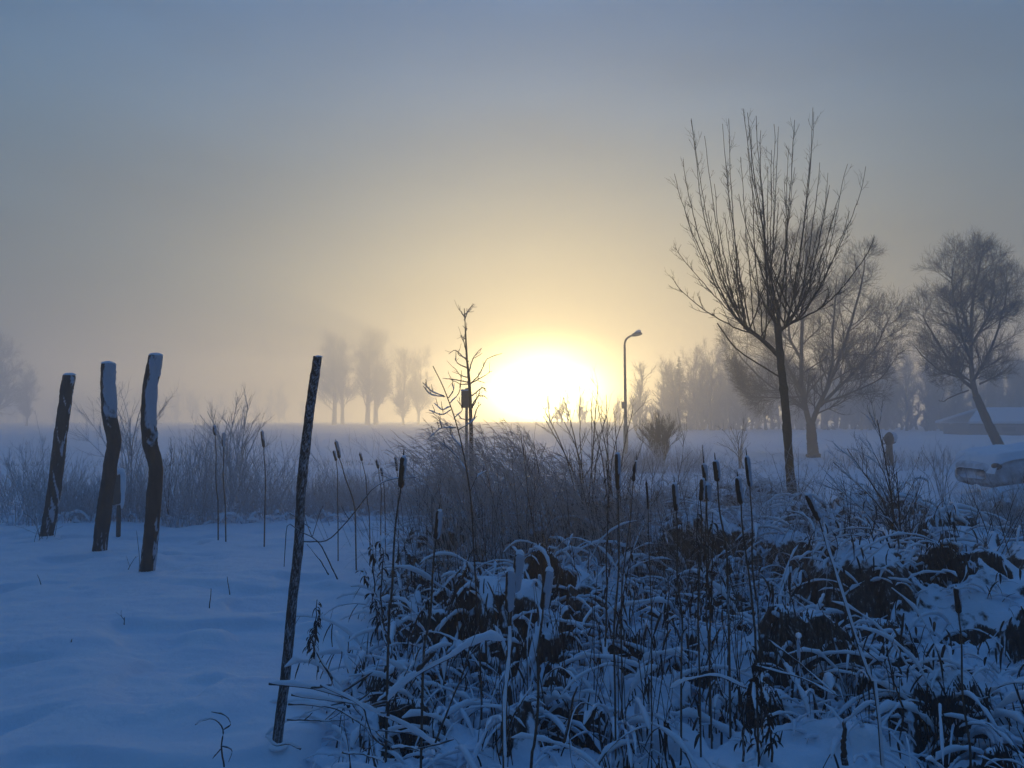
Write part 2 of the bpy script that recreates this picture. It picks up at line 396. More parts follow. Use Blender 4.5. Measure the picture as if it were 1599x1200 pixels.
# ------------------------------------------------------------------ posts
def post(name, pl, Y, rad, label, cat, group, crust=(0, 0), mat='post', patchy=.3, low=.0):
    n = 150; P = px_line(pl, Y, n); q = np.random.RandomState(int(pl[0][0])); sd = int(pl[0][0])
    P[:, 0] += rad*.16*(fbm(np.linspace(0, 9, n), np.zeros(n), sd, 2)-.5)
    base = P[-1].copy(); root = empty(name, (base[0], base[1], float(gz(base[0], base[1]))), label, cat, group)
    P2 = np.vstack([P, P[-1]+(P[-1]-P[-5])*5]); n += 1; k = 40
    s_ = np.linspace(0, 1, n); r = rad*(.95+.08*s_+.10*(fbm(s_*7, s_*0, sd+3, 3)-.5)); r[:3] *= np.array([.90, .97, 1.0])
    m = MB(); m.tubes(P2, r, k, cap=True); V = m.v[0]; B = V[:n*k].reshape(n, k, 3); C = P2[:, None, :]; Dv = (B-C)/np.linalg.norm(B-C, axis=2, keepdims=True)
    aa = np.arange(k)*2*math.pi/k; ss, AA = np.meshgrid(s_*14*abs(pl[0][1]-pl[-1][1])/F*Y*min(.088/rad, 2.2), aa, indexing='ij')
    rough_ = (fbm(np.cos(AA)*3+5, ss*.8+np.sin(AA)*3, sd+5, 4)-.5)
    face = Dv@np.array([.80, -.58, .12]); nz_ = fbm(np.cos(AA)*2.5+9, ss*(.55 if rad > .05 else 1.3)+np.sin(AA)*2.5, sd+7, 4)
    edge = sst(crust[1]+.07, crust[1]-.10, ss/ss.max()-.09*np.cos(AA+sd)+.16*(fbm(np.cos(AA)*2+2, ss*.9+np.sin(AA)*2, sd, 3)-.5)) if crust[1] > 0 else 0*ss
    cov = edge*sst(.34, .78, face+.9*(nz_-.5)+.5*(edge-1))
    spots = sst(.56, .74, nz_+.16*(face-.6))*patchy/.3*.9
    cov = np.maximum(cov, np.minimum(spots, 1)*(1 if crust[1] == 0 else sst(low, low+.08, s_)[:, None]))
    if rad < .05: cov = np.clip(.30+1.1*(fbm(np.cos(AA)*6+9, ss*4+np.sin(AA)*6, sd+17, 3)-.5)+.18*face, 0, 1)
    B = B+Dv*(rad*(.22*rough_+.22*edge*cov+.06*cov))[..., None]; V[:n*k] = B.reshape(-1, 3)
    o = m.build('post_shaft', M[mat], root); set_rime(o, np.concatenate([cov.reshape(-1), [1, 0]]))
    top = P[0]; cp = MB(); th = np.linspace(0.02, math.pi/2, 9)[:, None]; ph = np.arange(24)[None, :]*2*math.pi/24; wv = 1+.10*(fbm(np.cos(ph)*1.5+3, np.sin(ph)*1.5+th, sd, 2)-.5)*2
    cp.grid(top[0]+.004+rad*1.0*wv*np.sin(th)*np.cos(ph), top[1]+rad*1.0*wv*np.sin(th)*np.sin(ph), top[2]-.004+rad*.42*wv*np.cos(th)+0*ph, 0, True); cp.build('snow_cap', M['snowcap'], root)
    d = MB(); bz = float(gz(base[0], base[1])); d.ball((base[0]+rad*.25, base[1]-.02, bz-rad*.28), (rad*2.0, rad*2.0, rad*.62), 0, .03, 5, 12, 20); d.build('snow_foot', M['snow'], root)
    return root
G1 = 'wooden posts standing in the snow'
post('wooden_post', [(108, 586), (100, 640), (92, 700), (84, 770), (73, 838)], 10.3, .080, 'leftmost thick wooden post leaning right, only patchily dusted with snow', 'post', G1, patchy=.3)
post('wooden_post', [(168, 568), (168, 610), (171, 650), (178, 690), (172, 730), (163, 800), (155, 865)], 9.1, .078, 'middle of the three thick posts, snow plastered down its crooked upper half', 'post', G1, (0.01, .44), low=.86)
post('wooden_post', [(243, 555), (236, 590), (232, 640), (234, 690), (243, 730), (240, 780), (236, 830), (230, 890)], 8.1, .072, 'tallest thick crooked post, third from the left, snow crusted on its right side', 'post', G1, (0.01, .52), low=.74)
post('wooden_stake', [(496, 557), (491, 590), (484, 640), (478, 690), (471, 760), (467, 840), (458, 930), (448, 1030), (435, 1140)], 3.95, .0235, 'slim frosty stake leaning right, nearest of the four posts', 'stake', G1, mat='post2', patchy=.42)

# ------------------------------------------------------------------ cattails
def cattail(name, top, bot, stem, Y, wpx, label, group, snow=.6, spike=12, leaves=0, fat=False, ragged=False, part_snow=True):
    q = np.random.RandomState(int(top[0]*7+top[1]))
    S = px_line([bot]+stem, Y, 16); S[2:, 0] += .012*np.sin(np.linspace(0, q.uniform(3, 8), 14)+q.uniform(0, 6))*np.linspace(.2, 1, 14); S[:, 1] += np.linspace(0, q.uniform(-.05, .05), 16)
    end = S[-1]; zg = float(gz(end[0], end[1]))
    if end[2] > zg: S = np.vstack([S, np.array([end[0]+(end[0]-S[-2][0])*2, end[1], zg-.03])])
    base = (S[-1][0], S[-1][1], zg)
    root = empty(name, base, label, 'cattail', group)
    r = wpx/2/F*Y; sr = max(r*.24, .0022)
    m = MB(); m.tubes(poly(S, 22), np.linspace(sr, sr*1.7, 22), 6)
    if fat:
        snow_P = poly(S, 22)+np.array([sr*1.2, -sr*.3, sr*.4]); m.tubes(snow_P[2:], sr*2.0*(1+.25*q.uniform(-1, 1, 20)), 7, 1)
    m.build('stem', [M['stem'], M['snowcap']], root)
    nh, kh = 34, 22; H = poly([at(*bot, Y), at((top[0]+bot[0])/2+q.uniform(-.6, .6), (top[1]+bot[1])/2, Y), at(*top, Y)], nh); sd = int(top[0])
    t = np.linspace(0, 1, nh); prof = np.clip(np.minimum(t*9+.3, (1-t)*9+.25), 0, 1)**.55*(.90+.1*np.sin(t*2.6))
    if ragged: prof = prof*(.5+.5*np.abs(np.sin(t*6+1)))
    m = MB(); m.tubes(H, r*prof, kh, cap=True); V = m.v[0]; B = V[:nh*kh].reshape(nh, kh, 3); C = H[:, None, :]; Dv = (B-C)/(np.linalg.norm(B-C, axis=2, keepdims=True)+1e-9)
    aa = np.arange(kh)*2*math.pi/kh; ss, AA = np.meshgrid(t, aa, indexing='ij'); nn = fbm(np.cos(AA)*1.6+7, ss*5+np.sin(AA)*1.6, sd, 3)
    face = Dv@np.array([.78, -.45, .35]); thr = {0: 9}.get(snow, .95-.85*snow)
    cov = sst(thr-.15, thr+.25, face+.7*(nn-.5)+.5*(ss-.5)); thick = .22 if snow < .95 else .5
    B = B+Dv*(r*prof[:, None]*(.16*(nn-.5)+thick*cov))[..., None]; V[:nh*kh] = B.reshape(-1, 3)
    o = m.build('seed_head', M['head'], root); set_rime(o, np.concatenate([cov.reshape(-1), [0, 1 if snow > .2 else 0]]))
    if spike:
        d = H[-1]-H[0]; d /= np.linalg.norm(d); m = MB(); L = spike/F*Y
        m.tubes(np.array([H[-1]-d*.004, H[-1]+d*L*.5, H[-1]+d*L]), np.array([sr*1.0, sr*.8, sr*.4]), 5, cap=True); m.build('spike', M['stem'], root)
    if snow > .2:
        m = MB(); m.ball(H[-1]+np.array([r*.15, 0, -r*.15]), (r*(.75 if snow < .95 else 1.05), r*.8, r*(.55 if snow < .95 else 1.0)), 0, .05, 1, 9, 14); m.build('snow_cap', M['snowcap'], root)
    for i in range(leaves):
        a = q.uniform(0, 6.28); ln = q.uniform(.5, 1.0); st = np.array(base)+[0, 0, 0]
        D = np.array([[math.cos(a)*.25, math.sin(a)*.25, 1.]]); D /= np.linalg.norm(D)
        P = paths(st[None], D, np.array([ln]), -.9, .15, 10, q); m = MB()
        m.ribbons(P, np.linspace(.012, .003, 10)[None], np.array([[math.cos(a+1.5), math.sin(a+1.5), 0]]))
        m.build('leaf', M['reed'], root)
    return root
GN = 'cattails among the snowy reeds in the foreground'; GF = 'small far cattails beyond the snow clearing'; GS = 'low cattails loaded with snow'
CT = [
 ((964, 708), (965, 765), [(966, 850), (964, 960), (962, 1040)], 3.8, 8.5, 'tall straight cattail with a thick head, standing highest among the reeds', GN, .5, 0),
 ((993, 720), (989, 752), [(984, 800), (975, 900), (968, 1020)], 4.2, 6, 'cattail with a ragged narrow tattered head, just right of the tallest thick-headed one', GN, .3, 14, 0, False, True),
 ((1009, 752), (1012, 796), [(1014, 850), (1014, 930), (1016, 1010)], 4.0, 3.6, 'thin bare reed spike with almost no head, standing right of the ragged cattail', GN, 0, 8),
 ((1053, 755), (1056, 798), [(1058, 860), (1060, 930), (1064, 1010)], 3.9, 8.5, 'lone cattail with a stubby spike, in the middle of the bare snow patch', GN, .6, 12),
 ((1099, 725), (1101, 752), [(1102, 810), (1103, 900), (1104, 1000)], 4.3, 8, 'upper cattail head of the tight cluster of three', GN, .8, 30),
 ((1097, 748), (1094, 782), [(1095, 830), (1094, 920), (1094, 1020)], 3.9, 8, 'left and nearest cattail head of the tight cluster of three', GN, .5, 0),
 ((1105, 757), (1104, 781), [(1105, 830), (1107, 920), (1108, 1010)], 4.1, 7.5, 'right, lower cattail head of the tight cluster of three, white with snow', GN, 1.0, 0),
 ((1117, 720), (1120, 752), [(1124, 800), (1130, 860), (1138, 950)], 4.1, 9.5, 'plump cattail with an upright spike just right of the cluster of three', GN, .6, 13),
 ((1152, 746), (1157, 787), [(1162, 830), (1170, 900), (1180, 1010)], 3.8, 9.5, 'cattail leaning left with a bent spike, snow on its right flank', GN, .6, 12),
 ((1166, 713), (1171, 760), [(1172, 810), (1175, 870), (1180, 960)], 3.9, 8, 'slender knobbly cattail nearest the left of the bare pollard tree', GN, .9, 14),
 ((1260, 772), (1279, 813), [(1295, 860), (1320, 935), (1345, 1020), (1368, 1088)], 3.6, 9.5, 'strongly slanting cattail right of the pollard trunk, its long stalk thick with snow', GN, .7, 0, 0, True),
 ((1493, 918), (1497, 958), [(1503, 1020), (1510, 1100), (1516, 1188)], 3.25, 9, 'lone cattail in the lower right corner', GN, .4, 5),
 ((630, 713), (626, 762), [(618, 820), (610, 890), (604, 970)], 3.9, 10, 'dark upright cattail over the smooth snow, just right of the slim stake', GN, .25, 12),
 ((686, 797), (681, 842), [(677, 890), (671, 950), (666, 1010)], 3.7, 10, 'cattail leaning right at the left edge of the reed bed', GN, .6, 14),
 ((811, 864), (803, 925), [(797, 985), (790, 1040)], 2.95, 13, 'tallest of the three low cattails buried in snow at bottom centre', GS, 1.0, 0),
 ((796, 890), (794, 955), [(792, 1030), (789, 1100), (782, 1198)], 2.75, 12, 'left one of the three low snow-laden cattails, on a thick frosted stalk', GS, 1.0, 0, 0, True),
 ((857, 890), (848, 952), [(843, 1010), (838, 1080), (828, 1196)], 2.8, 12.5, 'right one of the three low snow-laden cattails, leaning right', GS, 1.0, 0),
 ((524, 689), (530, 716), [(540, 745), (556, 800)], 8.3, 5.5, 'far cattail with the longest head beside the slim stake', GF, .3, 3),
 ((521, 704), (525, 720), [(527, 745), (530, 800)], 8.6, 4.2, 'short far cattail touching the left of the longest far one', GF, .2, 0),
 ((562, 708), (565, 720), [(571, 750), (577, 800)], 8.8, 4, 'far cattail midway between the slim stake and the dark upright cattail', GF, .2, 2),
 ((588, 719), (591, 732), [(594, 755), (597, 800)], 8.8, 4, 'higher of two close far cattails left of the dark upright cattail', GF, .2, 2),
 ((595, 731), (597, 744), [(599, 765), (602, 800)], 8.9, 3.6, 'lower of two close far cattails left of the dark upright cattail', GF, .2, 2),
 ((617, 714), (620, 736), [(622, 760), (624, 800)], 8.6, 4, 'far cattail hard against the left of the dark upright cattail', GF, .2, 2),
 ((335, 665), (336, 680), [(337, 730), (338, 790)], 10.2, 5, 'far cattail highest on the frosted thicket behind the posts', GF, .5, 2),
 ((349, 676), (349, 698), [(350, 730), (352, 795)], 10.0, 5, 'far cattail in the middle of the frosted thicket behind the posts', GF, .9, 0),
 ((409, 673), (412, 699), [(414, 730), (416, 790)], 9.8, 5, 'far cattail with a dark head at the right of the frosted thicket', GF, .3, 2),
]
for c in CT: cattail('cattail', *c)

# ------------------------------------------------------------------ pollard tree in front
def pollard():
    q = np.random.RandomState(12); Y = 11.4
    trunk = px_line([(1241, 824), (1238, 780), (1233, 730), (1229, 670), (1225, 620), (1220, 575), (1216, 530), (1214, 505)], Y, 60)
    base = trunk[0]; root = empty('pollard_tree', (base[0], base[1], float(gz(base[0], base[1]))), 'nearest tree: slim bare pollard with a vase of long upright shoots', 'tree')
    trunk = np.vstack([trunk[0]-[0, 0, .3], trunk])
    r = np.linspace(.068, .048, 61)*(1+.05*q.uniform(-1, 1, 61))
    for b in (14, 26, 37, 47, 55): r[b-1:b+2] *= np.array([1.06, 1.16, 1.06])
    m = MB(); m.tubes(trunk, r, 14); m.v[0] += q.uniform(-1, 1, m.v[0].shape)*.0035; m.build('trunk', M['barkgreen'], root)
    limbs = [([(1219, 560), (1200, 540), (1180, 523), (1163, 511)], .036), ([(1215, 520), (1224, 512), (1234, 505), (1246, 500)], .030),
             ([(1219, 590), (1195, 575), (1150, 545), (1120, 505)], .012), ([(1214, 508), (1206, 495), (1198, 480)], .028), ([(1214, 510), (1216, 490), (1212, 470)], .035)]
    m = MB(); knots = []
    for i, (l, rr) in enumerate(limbs):
        P = px_line(l, Y, 10, dy=[0, q.uniform(-.1, .1), q.uniform(-.2, .2), q.uniform(-.3, .3)][:len(l)])
        m.tubes(P, np.linspace(rr, rr*.8, 10), 9); knots.append(P)
    m.build('limb', M['bark'], root)
    m = MB(); tips = []
    tx = [(1056, 270), (1068, 250), (1078, 185), (1083, 190), (1052, 385), (1060, 430), (1070, 330), (1100, 215), (1128, 190), (1138, 185), (1162, 172), (1165, 178),
          (1180, 185), (1176, 200), (1186, 205), (1212, 188), (1216, 195), (1243, 185), (1230, 230), (1268, 170), (1274, 180), (1262, 260), (1275, 255), (1300, 270), (1325, 255),
          (1343, 262), (1318, 290), (1290, 290), (1365, 368), (1330, 330), (1305, 340), (1240, 260), (1200, 260), (1150, 240), (1120, 290), (1100, 330), (1130, 340), (1160, 300),
          (1190, 330), (1220, 320), (1250, 340), (1280, 360), (1110, 400), (1142, 260), (1208, 230), (1172, 230), (1146, 380), (1225, 280), (1170, 360), (1260, 320), (1235, 380), (1196, 390)]
    for i, (x, y) in enumerate(tx):
        left = x < 1150; right = x > 1255
        # start along the limbs
        if left: kp = knots[0][q.randint(4, 10)] if q.uniform() < .75 else (knots[2][q.randint(2, 9)] if x < 1100 else knots[0][-1])
        elif right: kp = knots[1][q.randint(3, 10)]
        else: kp = knots[[3, 4, 1, 0][q.randint(0, 4)]][q.randint(2, 10)] if q.uniform() < .7 else trunk[-1-q.randint(0, 5)]
        dyy = q.uniform(-1.15, 1.15)*(.6 if (left or right) else 1.0)
        tip = at(x, y, Y+dyy); v = tip-kp
        out = np.array([v[0]*q.uniform(.50, .72), v[1]*q.uniform(.45, .7), v[2]*q.uniform(.16, .30)])
        c1 = kp+out*.55; c2 = kp+out+np.array([v[0]*.12, v[1]*.12, v[2]*.22])
        t = np.linspace(0, 1, 26)[:, None]
        P = (1-t)**3*kp+3*(1-t)**2*t*c1+3*(1-t)*t*t*c2+t**3*tip
        P[3:] += np.cumsum(q.normal(0, .0065, (23, 3)), 0)
        r0 = .0105+.004*q.uniform(-.6, 1); rr = np.linspace(r0, .0035, 26)
        m.tubes(P, rr, 6); tips.append((P, rr))
    A = np.array([p for p, _ in tips]); B = np.array([r_ for _, r_ in tips])
    S, D, r2, t, _ = children(A, B, 19, 32, q, .2, .99)
    L = q.uniform(.09, .42, len(S))*(1.15-.55*t); P = paths(S, D, L, .45, .22, 7, q)
    Rr = np.clip(r2*.6, .0028, .006)[:, None]*np.linspace(1, .5, 7); m.tubes(P, Rr, 4)
    S, D, r3, t, _ = children(P, Rr, 3, 38, q, .25, .98); L = q.uniform(.03, .13, len(S)); P3 = paths(S, D, L, .3, .2, 4, q)
    m.tubes(P3, np.clip(r3*.8, .002, .004)[:, None]*np.linspace(1, .6, 4), 3)
    m.build('crown', M['bark'], root)
    # basal suckers
    m = MB(); n = 22; S = np.tile(base, (n, 1))+q.uniform(-.12, .12, (n, 3))*[1, 1, 0]; S[:, 2] = gz(S[:, 0], S[:, 1])-.02
    D = np.stack([q.normal(0, .42, n), q.normal(0, .3, n), np.ones(n)], 1); D /= np.linalg.norm(D, axis=1)[:, None]
    P = paths(S, D, q.uniform(.5, 1.5, n), .25, .25, 12, q); Rr = np.linspace(.006, .002, 12)[None]*np.ones((n, 1)); m.tubes(P, Rr, 5)
    S, D, r3, t, _ = children(P, Rr, 4, 28, q, .3); P3 = paths(S, D, q.uniform(.08, .3, len(S)), .3, .2, 5, q); m.tubes(P3, r3[:, None]*.7*np.linspace(1, .5, 5), 3)
    m.build('sucker', M['twig'], root)
pollard()

# ------------------------------------------------------------------ willows in the middle distance
def big_tree(name, label, trunk_px, Y, r0, r1, limbs, env_px, spec, seed, mat='bark_far', group=None, extra=None):
    q = np.random.RandomState(seed)
    T = px_line(trunk_px, Y, 24); b = T[0]; zb = float(gz(b[0], b[1])); root = empty(name, (b[0], b[1], zb), label, 'tree', group)
    T = np.vstack([[b[0], b[1], zb-.2], T])
    r = np.linspace(r0, r1, 25)*(1+.06*q.uniform(-1, 1, 25)); r[:3] *= 1.2
    m = MB(); m.tubes(T, r, 12); m.build('trunk', M[mat], root)
    m = MB(); cx, cy, rx, ry = env_px; c = at(cx, cy, Y); e = (c, np.array([rx/F*Y, rx/F*Y*.9, ry/F*Y]))
    for (l, ra) in limbs:
        P = px_line(l, Y, 18, dy=[0]+list(np.cumsum(q.uniform(-.5, .5, len(l)-1)))); rr = ra*.62*(1-np.linspace(0, 1, 18))**.8+.012
        P = P+np.cumsum(q.normal(0, .025, P.shape), 0)*np.linspace(0, 1, 18)[:, None]; m.tubes(P, rr, 8); grow(m, P, rr, spec, q, e, skip0=True, rmin=.0055)
    m.build('crown', M[mat], root)
    return root
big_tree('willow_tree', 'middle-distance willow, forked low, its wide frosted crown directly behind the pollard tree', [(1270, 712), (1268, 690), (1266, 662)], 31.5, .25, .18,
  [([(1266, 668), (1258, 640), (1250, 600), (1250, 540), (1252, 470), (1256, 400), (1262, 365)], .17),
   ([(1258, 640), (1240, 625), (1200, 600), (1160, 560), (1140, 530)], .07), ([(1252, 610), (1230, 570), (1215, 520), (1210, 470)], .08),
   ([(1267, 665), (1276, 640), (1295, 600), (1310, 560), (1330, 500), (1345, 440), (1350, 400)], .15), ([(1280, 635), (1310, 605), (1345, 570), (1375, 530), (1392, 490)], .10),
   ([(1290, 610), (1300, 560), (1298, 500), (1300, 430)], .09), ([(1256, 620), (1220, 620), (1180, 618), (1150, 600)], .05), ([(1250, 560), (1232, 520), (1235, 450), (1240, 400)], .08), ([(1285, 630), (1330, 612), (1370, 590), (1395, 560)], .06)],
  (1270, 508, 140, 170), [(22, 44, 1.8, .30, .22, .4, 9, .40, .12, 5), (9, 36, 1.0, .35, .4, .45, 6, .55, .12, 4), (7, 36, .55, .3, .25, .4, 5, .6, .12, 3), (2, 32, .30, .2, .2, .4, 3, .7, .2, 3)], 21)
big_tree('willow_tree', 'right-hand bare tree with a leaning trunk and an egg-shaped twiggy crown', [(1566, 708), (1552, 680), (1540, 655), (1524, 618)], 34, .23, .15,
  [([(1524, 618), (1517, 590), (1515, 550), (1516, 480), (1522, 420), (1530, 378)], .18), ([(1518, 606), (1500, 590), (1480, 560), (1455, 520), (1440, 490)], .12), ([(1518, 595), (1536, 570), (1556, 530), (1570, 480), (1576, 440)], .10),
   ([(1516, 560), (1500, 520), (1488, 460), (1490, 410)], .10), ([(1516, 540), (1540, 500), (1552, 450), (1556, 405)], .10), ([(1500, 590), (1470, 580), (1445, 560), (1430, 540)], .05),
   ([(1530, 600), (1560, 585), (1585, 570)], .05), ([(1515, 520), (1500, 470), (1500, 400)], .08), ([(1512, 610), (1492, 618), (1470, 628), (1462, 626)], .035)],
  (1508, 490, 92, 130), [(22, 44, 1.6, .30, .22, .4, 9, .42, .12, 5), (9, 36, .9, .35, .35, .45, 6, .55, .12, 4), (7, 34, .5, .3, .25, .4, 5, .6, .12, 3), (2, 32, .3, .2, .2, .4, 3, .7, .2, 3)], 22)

# ------------------------------------------------------------------ far trees
def far_tree_mesh(kind, seed):
    q = np.random.RandomState(seed); m = MB()
    if kind == 'poplar':
        H = 16; n = 16; T = np.stack([.5*np.sin(np.linspace(0, 2, n)+seed)*.8, np.zeros(n), np.linspace(0, H*.95, n)], 1); rr = np.linspace(.36, .05, n); rr[-1] = .03
        t = MB(); t.tubes(T, rr, 8)
        grow(m, T, rr, [(34, 40, 6.0, .62, .75, .35, 8, .36, .16, 5), (11, 38, 2.4, .35, .5, .4, 6, .5, .15, 3), (6, 36, 1.2, .3, .3, .4, 4, .7, .15, 3), (2, 36, .6, .3, .3, .4, 3, .8, .15, 3)], q, skip0=True, rmin=.011)
    elif kind == 'alder':
        H = 12; n = 12; T = np.stack([.4*np.sin(np.linspace(0, 3, n)+seed), np.zeros(n), np.linspace(0, H*.8, n)], 1); rr = np.linspace(.3, .07, n)
        t = MB(); t.tubes(T, rr, 8)
        grow(m, T, rr, [(30, 48, 4.8, .40, .55, .4, 8, .38, .06, 5), (12, 40, 2.1, .35, .35, .5, 6, .5, .12, 3), (7, 38, 1.05, .3, .2, .5, 4, .75, .12, 3), (2, 36, .55, .3, .3, .4, 3, .8, .15, 3)], q, skip0=True, rmin=.012)
    else:  # conifer
        H = 11; n = 12; T = np.stack([np.zeros(n), np.zeros(n), np.linspace(0, H, n)], 1); rr = np.linspace(.22, .02, n); t = MB(); t.tubes(T, rr, 8)
        k = 900; zz_ = q.uniform(.6, H, k); a = q.uniform(0, 6.28, k); ln = (1-zz_/H)**.85*2.6+.03
        S = np.stack([0*zz_, 0*zz_, zz_], 1); D = np.stack([np.cos(a), np.sin(a), 0*a-.25], 1); P = paths(S, D/np.linalg.norm(D, axis=1)[:, None], ln*q.uniform(.6, 1, k), .25, .2, 5, q)
        m.ribbons(P, np.linspace(.22, .05, 5)[None]*np.clip(ln/1.6, .08, 1)[:, None], np.stack([-np.sin(a), np.cos(a), 0*a], 1))
        S, D, r_, tt, _ = children(P, np.full((k, 5), .03), 4, 45, q, .2); ls_ = q.uniform(.15, .5, len(S))*np.repeat(np.clip(ln/1.4, .12, 1), 4); P = paths(S, D, ls_, -.3, .2, 3, q); m.tubes(P, np.array([[.03, .025, .012]])*np.ones((len(S), 1)), 3)
    return t, m
FT = {}
M['conifer'] = plain('spruce_needles', (.03, .04, .028), (.06, .07, .05), 5)
for kind, seeds in (('poplar', (1, 2, 3)), ('alder', (4, 5, 6, 7)), ('conifer', (8,))):
    for s_ in seeds: FT[(kind, s_)] = far_tree_mesh(kind, s_)
_made = {}
def far_tree(kind, seed, px, top, Y, label, group, name='bare_tree', cat='tree', rz=0, wide=1.0):
    p = at(px, HZ, Y); zb = float(gz(p[0], Y)); H = {'poplar': 16.5, 'alder': 12.5, 'conifer': 11}[kind]
    zt = at(px, top, Y)[2]; s = (zt-zb)/H
    root = empty(name, (0, 0, 0), label, cat, group)
    if (kind, seed) not in _made:
        t, m = FT[(kind, seed)]
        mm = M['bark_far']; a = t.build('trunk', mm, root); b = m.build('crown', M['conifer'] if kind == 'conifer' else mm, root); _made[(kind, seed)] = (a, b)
    else:
        for o in _made[(kind, seed)]:
            c = o.copy(); COL.objects.link(c); c.parent = root
    root.location = (p[0], Y, zb-.1); root.scale = (s*wide, s*wide, s); root.rotation_euler = (0, 0, rz)
    return root
GP = 'misty poplars left of the sun'
far_tree('poplar', 1, 518, 527, 165, 'first of the misty poplars, nearest the top of the slim stake', GP, wide=1.35)
far_tree('poplar', 2, 533, 528, 170, 'second misty poplar from the slim stake, slightly narrower', GP, rz=1.2, wide=1.1)
far_tree('poplar', 3, 574, 524, 160, 'third misty poplar from the slim stake, tallest of its row', GP, rz=2.2, wide=1.35)
far_tree('poplar', 1, 590, 526, 168, 'fourth misty poplar, entwined with the tallest of the row', GP, rz=4, wide=1.35)
far_tree('alder', 4, 632, 545, 158, 'bushy misty tree at the left of the last clump before the sapling with the board', GP, wide=.75)
far_tree('alder', 5, 655, 540, 160, 'bushy misty tree at the right of the last clump before the sapling with the board', GP, wide=.7, rz=1)
GR = 'misty trees right of the street lamp'
R_ = [('alder', 6, 1050, 558, 96, 'small misty tree at the left end of the right-hand wood, left of the pointed spruce', .55),
      ('alder', 5, 1085, 538, 100, 'misty round-topped tree right behind the pointed spruce', .75), ('alder', 7, 1112, 536, 92, 'misty tree between the round-topped one and the pollard crown', .75),
      ('poplar', 3, 1140, 540, 100, 'misty tree showing below the lowest pollard branch', 1.0), ('alder', 4, 1165, 548, 90, 'misty tree just left of the pollard trunk', .9), ('alder', 6, 1195, 545, 96, 'misty tree touching the left side of the pollard trunk', .9),
      ('poplar', 2, 1235, 552, 98, 'misty poplar hidden behind the pollard trunk and willow stem', 1.0), ('alder', 5, 1290, 556, 100, 'misty tree in the fork of the willow', .9), ('poplar', 1, 1345, 552, 95, 'misty poplar under the right side of the willow crown', .9),
      ('poplar', 3, 1385, 545, 95, 'misty poplar in the gap between willow and leaning tree, above the post with the cable', .8), ('alder', 7, 1415, 540, 92, 'misty tree just left of the leaning tree crown', .7),
      ('poplar', 2, 1450, 548, 95, 'misty poplar under the left edge of the leaning tree crown', .8), ('alder', 4, 1490, 555, 98, 'misty tree behind the fork of the leaning tree', .8), ('poplar', 1, 1545, 560, 95, 'misty poplar over the snowy shed roof, left one', .8), ('alder', 6, 1590, 552, 92, 'misty tree over the snowy shed roof at the right edge', .9)]
far_tree('conifer', 8, 1061, 556, 88, 'pointed dark spruce rising from the left end of the misty wood', GR, 'spruce_tree')
for i, (k, s_, x, t, Y, lb, wd) in enumerate(R_): far_tree(k, s_, x, t, Y, lb, GR, rz=i*1.7, wide=wd)
far_tree('alder', 5, -8, 520, 125, 'misty tree cut by the left edge of the picture', 'misty trees at the far left', wide=1.0)
far_tree('alder', 7, 40, 572, 140, 'lower misty tree just left of the leftmost post', 'misty trees at the far left', wide=.8)
# distant woods that read as one mass
def wood(seed, pts, n, hmin, hmax, dens):
    q = np.random.RandomState(seed); m = MB()
    for i in range(n):
        f = q.uniform(0, len(pts)-1.001); k = int(f); a, b = np.array(pts[k]), np.array(pts[k+1]); p = a+(b-a)*(f-k)+q.uniform(-6, 6, 2)
        H = q.uniform(hmin, hmax); z0 = float(gz(p[0], p[1]))-.2
        T = np.stack([np.full(6, p[0])+q.uniform(-.3, .3, 6), np.full(6, p[1]), z0+np.linspace(0, H*.9, 6)], 1); rr = np.linspace(.2, .05, 6)
        grow(m, T, rr, [(dens, 40, H*.3, .3, .6, .4, 6, .5, .08, 4), (9, 38, H*.14, .3, .3, .5, 4, .7, .15, 3)], q, k0=5)
    return m
mw = wood(31, [(22, 106), (50, 110), (78, 102), (100, 94)], 130, 6, 10.5, 26)
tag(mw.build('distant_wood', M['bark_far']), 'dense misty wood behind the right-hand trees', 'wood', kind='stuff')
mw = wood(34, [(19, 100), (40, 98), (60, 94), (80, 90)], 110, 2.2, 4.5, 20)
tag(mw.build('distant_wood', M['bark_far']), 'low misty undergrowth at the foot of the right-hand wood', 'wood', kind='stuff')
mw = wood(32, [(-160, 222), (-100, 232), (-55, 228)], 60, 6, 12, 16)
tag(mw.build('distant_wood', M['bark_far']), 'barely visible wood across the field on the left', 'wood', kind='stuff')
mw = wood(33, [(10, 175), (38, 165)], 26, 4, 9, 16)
tag(mw.build('distant_wood', M['bark_far']), 'low misty hedge line between the sun and the wood', 'wood', kind='stuff')

